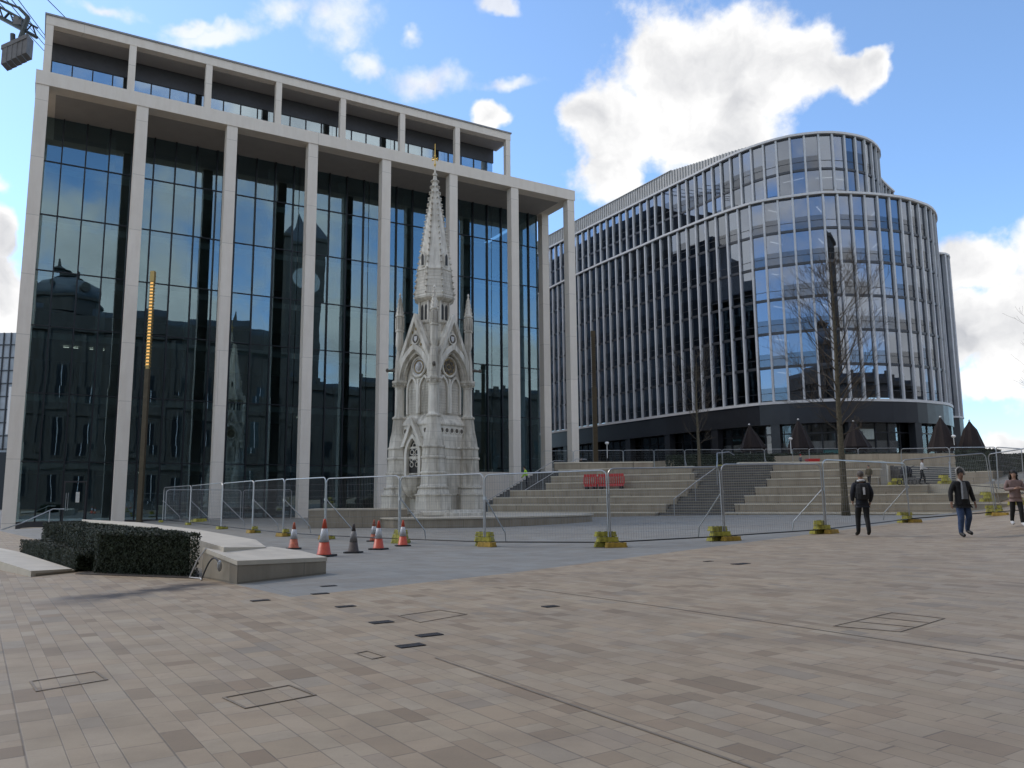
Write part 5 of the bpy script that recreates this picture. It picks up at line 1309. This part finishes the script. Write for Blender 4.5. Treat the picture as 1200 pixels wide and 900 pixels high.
# ------------------------------------------------------------------ people
def skinmesh(name,J,E,mats,pick,parent,sub=1,root='pelvis'):
    keys=list(J);ix={k:i for i,k in enumerate(keys)}
    me=bpy.data.meshes.new(name);me.from_pydata([J[k][0] for k in keys],[(ix[a],ix[b]) for a,b in E],[])
    o=bpy.data.objects.new(name,me);COL.objects.link(o)
    md=o.modifiers.new('Skin','SKIN');md.use_smooth_shade=True;md.branch_smoothing=.3
    for i,k in enumerate(keys):
        sv=me.skin_vertices[0].data[i];r=J[k][1];sv.radius=r if isinstance(r,tuple) else (r,r);sv.use_root=(k==root)
    s=o.modifiers.new('Sub','SUBSURF');s.levels=sub;s.render_levels=sub
    dg=bpy.context.evaluated_depsgraph_get();nm=bpy.data.meshes.new_from_object(o.evaluated_get(dg))
    bpy.data.objects.remove(o);bpy.data.meshes.remove(me)
    nm.name=name;nm.materials.clear()
    for m in mats:nm.materials.append(M[m])
    # nearest bone decides the cloth
    segs=[(V(J[a][0]),V(J[b][0]),a,b) for a,b in E]
    for p in nm.polygons:
        c=p.center;best=None
        for a,b,ka,kb in segs:
            ab=b-a;t=max(0,min(1,(c-a).dot(ab)/max(1e-9,ab.length_squared)));d=(c-a-ab*t).length
            if best is None or d<best[0]:best=(d,ka,kb,t)
        p.material_index=pick(best[1],best[2],best[3],c);p.use_smooth=True
    ob=bpy.data.objects.new(name,nm);COL.objects.link(ob);ob.parent=parent;return ob
def person(label,loc,h,rz,pose,mats,jacket=None,hair='hair',hairlen=0,backpack=False,hood=None,detail=True,fat=1.,group=None):
    """mats: dict skin, top, legs, shoes. Local frame: faces -y (towards the viewer when rz=0)"""
    k=h/1.75;o=thing('person',label,'person',loc,rz,group)
    P=lambda x,y,z:(x*k,y*k,z*k)
    lk,rk=pose.get('lfoot',(.11,0,.0)),pose.get('rfoot',(-.11,0,.0))
    J={}
    def j(n,p,r):J[n]=(P(*p),r*k if not isinstance(r,tuple) else (r[0]*k,r[1]*k))
    b=pose.get('bend',0.)
    j('pelvis',(0,0,.93),(.150*fat,.105*fat));j('waist',(0,-.01-b*.2,1.08),(.135*fat,.10*fat));j('chest',(0,-b*.5,1.28),(.165*fat,.115*fat));j('collar',(0,-b*.8,1.44),(.085,.075))
    j('neck',(0,-.005-b,1.50),.052);j('jaw',(0,-.025-b,1.56),(.060,.068));j('skull',(0,-.012-b,1.645),(.076,.090));j('crown',(0,0.0-b,1.715),(.055,.062))
    for s,sx,foot in (('l',1,lk),('r',-1,rk)):
        j('hip'+s,(.092*sx,0,.88),.105*fat)
        kx,ky=(.09*sx+foot[0])/2,foot[1]*.5-.05-max(0,foot[1])*.05-pose.get('kb'+s,0.)
        j('knee'+s,(kx,ky,.50+foot[2]*.5),.076*fat);j('calf'+s,((kx+foot[0])/2,(ky+foot[1])/2+.02,.32+foot[2]*.8),.068*fat);j('ankle'+s,(foot[0],foot[1]+.02,.09+foot[2]),.055)
        j('toe'+s,(foot[0]+.02*sx,foot[1]-.17,.045+foot[2]*.6),(.055,.042))
        el=pose.get('elb'+s,(.30*sx,.03,1.15));wr=pose.get('wr'+s,(.30*sx,-.06,.90))
        j('shoulder'+s,(.19*sx,-b*.6,1.40),.070);j('elbow'+s,el,.050);j('wrist'+s,wr,.034)
        e,w=V(el),V(wr);d=(w-e).normalized();hd=V(w)+d*.07
        j('palm'+s,tuple(hd),(.036,.022))
    E=[('pelvis','waist'),('waist','chest'),('chest','collar'),('collar','neck'),('neck','jaw'),('jaw','skull'),('skull','crown')]
    for s in 'lr':E+=[('pelvis','hip'+s),('hip'+s,'knee'+s),('knee'+s,'calf'+s),('calf'+s,'ankle'+s),('ankle'+s,'toe'+s),('chest','shoulder'+s),('shoulder'+s,'elbow'+s),('elbow'+s,'wrist'+s),('wrist'+s,'palm'+s)]
    if detail:
        for s,sx in (('l',1),('r',-1)):
            w=V(J['palm'+s][0])/k;e=V(J['wrist'+s][0])/k;d=(w-e).normalized();side=V((0,1,0));side=(side-d*side.dot(d)).normalized();inn=V((-sx,0,0));inn=(inn-d*inn.dot(d)).normalized()
            for q,(f,L) in enumerate(((-.027,.062),(-.009,.075),(.009,.07),(.027,.055))):
                a=w+d*.03+side*f;b1_=a+d*L*.5+inn*.008;c1=b1_+d*L*.45+inn*.022
                j(f'f{s}{q}a',tuple(a),.0095);j(f'f{s}{q}b',tuple(b1_),.009);j(f'f{s}{q}c',tuple(c1),.0075)
                E+=[('palm'+s,f'f{s}{q}a'),(f'f{s}{q}a',f'f{s}{q}b'),(f'f{s}{q}b',f'f{s}{q}c')]
            a=e+d*.03-side*.03;b1_=a+d*.04-side*.022+inn*.01;j(f't{s}a',tuple(a),.011);j(f't{s}b',tuple(b1_),.009);E+=[('wrist'+s,f't{s}a'),(f't{s}a',f't{s}b')]
    ml=[mats['skin'],mats['top'],mats['legs'],mats['shoes']]
    def pick(a,b_,t,c):
        if b_ in('jaw','skull','crown') or (b_=='neck'):return 0
        if b_.startswith('palm') or b_[0]=='f' or (b_[0]=='t' and b_ not in('toel','toer')) :return 0
        if b_.startswith('toe') or (b_.startswith('ankle') and t>.85):return 3
        if b_.startswith(('hip','knee','calf','ankle')):return 2
        if b_=='waist' and c.z<1.0*k:return 2
        return 1
    skinmesh('body',J,E,ml,pick,o,2 if detail else 1)
    hd=V(J['skull'][0])
    if detail:
        for sx in(-1,1):
            MB().ball((hd.x+.030*sx*k,hd.y-.083*k,hd.z+.0*k),.012*k,.008*k,.008*k,6,5).build('eye','eye',o,world=False,smooth=True)
            MB().ball((hd.x+.079*sx*k,hd.y+.01*k,hd.z-.01*k),.012*k,.022*k,.032*k,6,5).build('ear',mats['skin'],o,world=False,smooth=True)
        MB().add([(hd.x-.014*k,hd.y-.080*k,hd.z-.055*k),(hd.x+.014*k,hd.y-.080*k,hd.z-.055*k),(hd.x,hd.y-.112*k,hd.z-.048*k),(hd.x,hd.y-.082*k,hd.z+.005*k)],[(0,1,2),(0,2,3),(1,3,2),(0,3,1)]).build('nose',mats['skin'],o,world=False)
        MB().ball((hd.x,hd.y-.080*k,hd.z-.082*k),.024*k,.008*k,.007*k,6,4).build('mouth','lip',o,world=False)
    if hair:
        m=MB();m.ball((hd.x,hd.y+.022*k,hd.z+.035*k),.090*k,.098*k,.092*k,12,8)
        if hairlen:
            rr=random.Random(3)
            for q in range(70 if detail else 14):
                t=rr.uniform(-.35,math.pi+.35);zz=rr.uniform(-hairlen,.06);rw=.10+.03*(-zz)/max(.1,hairlen)
                m.ball((hd.x+rw*k*math.cos(t),hd.y+(.015+rw*.75*math.sin(t))*k,hd.z+zz*k),.030*k,.028*k,.04*k,5,4)
        m.build('hair',hair,o,world=False,smooth=True)
    if jacket:
        JJ={};jm,jl=jacket
        def g_(n,r):JJ[n]=(J[n][0],(r*k if not isinstance(r,tuple) else (r[0]*k,r[1]*k)))
        JJ['hem']=((J['pelvis'][0][0],J['pelvis'][0][1],jl*k),(.180*fat*k,.140*fat*k))
        g_('pelvis',(.175*fat,.135*fat));g_('waist',(.165*fat,.13*fat));g_('chest',(.178*fat,.135*fat));g_('collar',(.10,.088))
        EE=[('pelvis','hem'),('pelvis','waist'),('waist','chest'),('chest','collar')]
        for s in'lr':
            g_('shoulder'+s,.080);g_('elbow'+s,.064);g_('wrist'+s,.050);EE+=[('chest','shoulder'+s),('shoulder'+s,'elbow'+s),('elbow'+s,'wrist'+s)]
        skinmesh('jacket',JJ,EE,[jm],lambda *a:0,o,2)
        if pose.get('open'):
            y=min(JJ['chest'][0][1],JJ['waist'][0][1])-.172*fat*k
            MB().add([(-.09*k,y,1.42*k),(-.01*k,y,1.42*k),(.02*k,y-.02*k,1.15*k),(.03*k,y-.015*k,.98*k),(-.10*k,y-.015*k,.98*k),(-.10*k,y-.02*k,1.15*k),
                      (-.09*k,y+.06*k,1.42*k),(-.01*k,y+.06*k,1.42*k),(.02*k,y+.06*k,1.15*k),(.03*k,y+.06*k,.98*k),(-.10*k,y+.06*k,.98*k),(-.10*k,y+.06*k,1.15*k)],
                [(0,1,2,5),(5,2,3,4),(6,11,8,7),(11,10,9,8),(0,6,7,1),(1,7,8,2),(2,8,9,3),(3,9,10,4),(4,10,11,5),(5,11,6,0)]).build('sweatshirt',mats['top'],o,world=False)
    if hood:
        m=MB();n=12
        c=V((hd.x,hd.y+.03*k,hd.z));m.path([c+V((.115*k*math.cos(t),-.04*k+.02*k*math.sin(t),(.02+.135*math.sin(t))*k)) for t in [math.pi*q/n-.35+.0 if q else -.5 for q in range(n+1)]+[math.pi+.5]],.024*k,6);m.build('hood',hood,o,world=False,smooth=True)
        MB().path([(-.11*k,hd.y-.03*k,1.50*k),(-.05*k,hd.y-.10*k,1.42*k),(0.02*k,hd.y-.12*k,1.36*k)],.022*k,5).build('scarf',hood,o,world=False,smooth=True)
    if backpack:
        bp=MB();y0=.12*k
        vs=[];L=[(.98,.10,.10),(1.0,.155,.16),(1.15,.17,.19),(1.30,.165,.17),(1.40,.13,.13),(1.43,.07,.08)]
        for z,w,dp in L:
            for (x,y) in ((-w,.0),(-w*.92,dp*.75),(-w*.5,dp),(w*.5,dp),(w*.92,dp*.75),(w,0)):vs.append((x*k,y0-.03*k+y*k,z*k))
        fs=[]
        for q in range(len(L)-1):
            for i in range(6):fs.append((q*6+i,q*6+(i+1)%6,(q+1)*6+(i+1)%6,(q+1)*6+i))
        fs+=[tuple(range(6)),tuple(range((len(L)-1)*6,len(L)*6))]
        r_=thing('rucksack','black rucksack with a pale strap patch worn by the man walking away','rucksack',loc,rz)
        bp.add(vs,fs).build('rucksack_body','blackcloth',r_,world=False)
        MB().box(-.03*k,.02*k,y0+.155*k,y0+.172*k,1.12*k,1.32*k).build('patch','sleeve',r_,world=False)
        for sx in(-1,1):MB().path([(sx*.10*k,y0-.02*k,1.42*k),(sx*.12*k,0,1.50*k),(sx*.13*k,-.14*k,1.40*k),(sx*.13*k,-.15*k,1.2*k),(sx*.17*k,-.05*k,1.06*k),(sx*.14*k,y0-.02*k,1.02*k)],.018*k,5).build('strap','blackcloth',r_,world=False)
    return o
def foot(px,py_,top):
    b=pg(px,py_);return b,py(px,top,b.y).z-b.z
b,h=foot(1013,628.5,552.5)
person('man seen from behind in dark clothes walking with a black rucksack',b,h,rad(170),dict(lfoot=(.11,-.17,0.),rfoot=(-.09,.15,.03),elbl=(.25,.05,1.15),wrl=(.22,-.10,.95),elbr=(-.25,.06,1.15),wrr=(-.22,-.06,.92)),dict(skin='skin',top='navy',legs='blackcloth',shoes='black'),jacket=('navy',.86),hair='greyhair',backpack=True,group='walkers on the square')
o=bpy.context.scene.objects
hc=thing('scarf','pale scarf round the neck of the man with the rucksack','scarf',b,rad(170))
k_=h/1.75;MB().path([(.085*k_*math.cos(t*.5236),(.01+.075*math.sin(t*.5236))*k_,(1.485+.02*math.sin(t*.5236))*k_) for t in range(12)],.032*k_,6,True).build('scarf_loop','white',hc,world=False,smooth=True)
b2_,h2=b,h
b,h=foot(1131,629.5,550)
person('walker in a black padded jacket, blue jeans and pale hood facing the camera',b,h,rad(5),dict(lfoot=(.17,.12,.06),rfoot=(-.14,-.08,0.),kbl=.05,elbl=(.28,.03,1.15),wrl=(.32,-.03,.90),elbr=(-.28,.03,1.15),wrr=(-.31,-.02,.90),open=True),dict(skin='skin2',top='greycloth',legs='denim',shoes='black'),jacket=('blackcloth',.84),hair='hair',hood='palefur',fat=1.12,group='walkers on the square')
b,h=foot(1193,617,551)
person('curly haired walker in a dusty pink jacket at the right edge',b,h,rad(-15),dict(lfoot=(.10,-.16,0),rfoot=(-.10,.15,.05),elbl=(.27,-.02,1.14),wrl=(.08,-.25,1.20),elbr=(-.27,-.02,1.14),wrr=(-.06,-.26,1.18)),dict(skin='skin',top='pink',legs='blackcloth',shoes='white'),jacket=('pink',.90),hair='hair',hairlen=.26,group='walkers on the square')
def small(px,base,top,Y,z,label,rz,mats,pose={},hair='hair',**kw):
    p=py(px,base,Y);z=p.z if z is None else z;h=py(px,top,Y).z-z
    person(label,V((p.x,p.y,z)),h,rz,pose,mats,hair=hair,detail=False,**kw)
small(1019,565,545,44.2,lz,'small child in an olive coat standing on the right seating tiers',rad(-60),dict(skin='skin',top='olive',legs='blackcloth',shoes='black'),jacket=('olive',.75),hair='greyhair',fat=1.15,pose=dict(lfoot=(.12,-.14,0),rfoot=(-.1,.14,0)))
small(1081,565,537,43.6,lz,'person in a white top and dark trousers behind a pushchair',rad(70),dict(skin='skin2',top='white',legs='blackcloth',shoes='black'),pose=dict(bend=.08,wrl=(.2,-.35,1.05),wrr=(-.2,-.35,1.05),elbl=(.25,-.1,1.12),elbr=(-.25,-.1,1.12),lfoot=(.1,-.2,0),rfoot=(-.1,.2,0)))
small(939,556,532.5,59.3,TZ,'person in a red hat and grey coat on the terrace near the second parasol',rad(40),dict(skin='skin',top='greycloth',legs='navy',shoes='black'),hair='red',pose=dict(bend=.05))
small(618,573,546,62,None,'worker in a hi-vis yellow vest bending over the narrow stair',rad(-100),dict(skin='skin',top='hivis',legs='navy',shoes='black'),pose=dict(bend=.22,wrl=(.15,-.4,.9),wrr=(-.15,-.4,.9),elbl=(.25,-.2,1.1),elbr=(-.25,-.2,1.1)))
small(681,551,536,68.5,TZ,'person in dark clothes beside the last pale column',rad(100),dict(skin='skin',top='blackcloth',legs='blackcloth',shoes='black'))
# pushchair
p=py(1063,565,43.3);pc=thing('pushchair','dark pushchair being wheeled along the right landing','pushchair',(p.x,p.y,lz))
m=MB()
MB().path([(.45,0,1.0),(.3,0,.95),(-.25,0,.25)],.02,5).build('handle','black',pc,world=False)
MB().prism([(-.35,-.2),(.2,-.2),(.2,.2),(-.35,.2)],[.35,.4,.4,.35],[.5,.55,.55,.5]).build('seat','blackcloth',pc,world=False)
MB().lathe([(.55,.28),(.75,.30),(.92,.22),(1.0,.08)],10,(.0,0)).build('canopy','navy',pc,world=False,smooth=True)
for x in(-.3,.28):
    for y in(-.22,.22):
        MB().path([(x+.13*math.cos(t*.628),y,.13+.13*math.sin(t*.628)) for t in range(10)],.02,5,True).build('wheel','rubber',pc,world=False)
# red crate by the person in the red hat
p=py(953,556,59.2);rc=thing('crate','small red plastic crate on the terrace beside the person in the red hat','crate',(p.x,p.y,TZ))
MB().lathe([(0,.50),(.62,.56),(.62,.50),(.08,.44)],4).build('crate_body','redbar',rc,world=False);MB().lathe([(.621,.60),(.70,.60)],4).build('rim','redbar',rc,world=False)
# teal bench / cabinet on the upper terrace
p=py(978,537,73.2);tc_=thing('cabinet','low teal cabinet behind the planter hedge near the third parasol','cabinet',(p.x,p.y,FZ-.6))
MB().box(-.9,.9,-.2,.2,0,1.15).build('cabinet_body','teal',tc_,world=False);MB().box(-.95,.95,-.25,.25,1.151,1.2).build('top','teal',tc_,world=False)
# small globe lamps on short masts on the upper terrace
for x,t,b,Y,l in ((928,514,545,72,'short white globe lamp left of the second parasol'),(1136,508,530,70,'short white globe lamp left of the rightmost parasol'),(1119,511,530,69,'short white globe lamp beside the fourth parasol'),(678+34,519,548,72.5,'short white mast lamp right of the unlit bronze pole')):
    p=py(x,b,Y);z0=FZ;z1=py(x,t,Y).z;o=thing('garden_lamp',l,'lamp',(p.x,p.y,z0),0,'white lamps on the upper terrace')
    MB().tube((0,0,0),(0,0,z1-z0-.1),.03,6).build('post','whitemetal',o,world=False);MB().lathe([(z1-z0-.12,.12),(z1-z0,.20),(z1-z0+.1,.1)],10).build('lamp_head','whitemetal',o,world=False)
cy=sc.cycles
cy.use_denoising=True
cy.max_bounces=7;cy.diffuse_bounces=3;cy.glossy_bounces=5;cy.transparent_max_bounces=16;cy.transmission_bounces=4
cy.caustics_reflective=False;cy.caustics_refractive=False;cy.sample_clamp_indirect=6
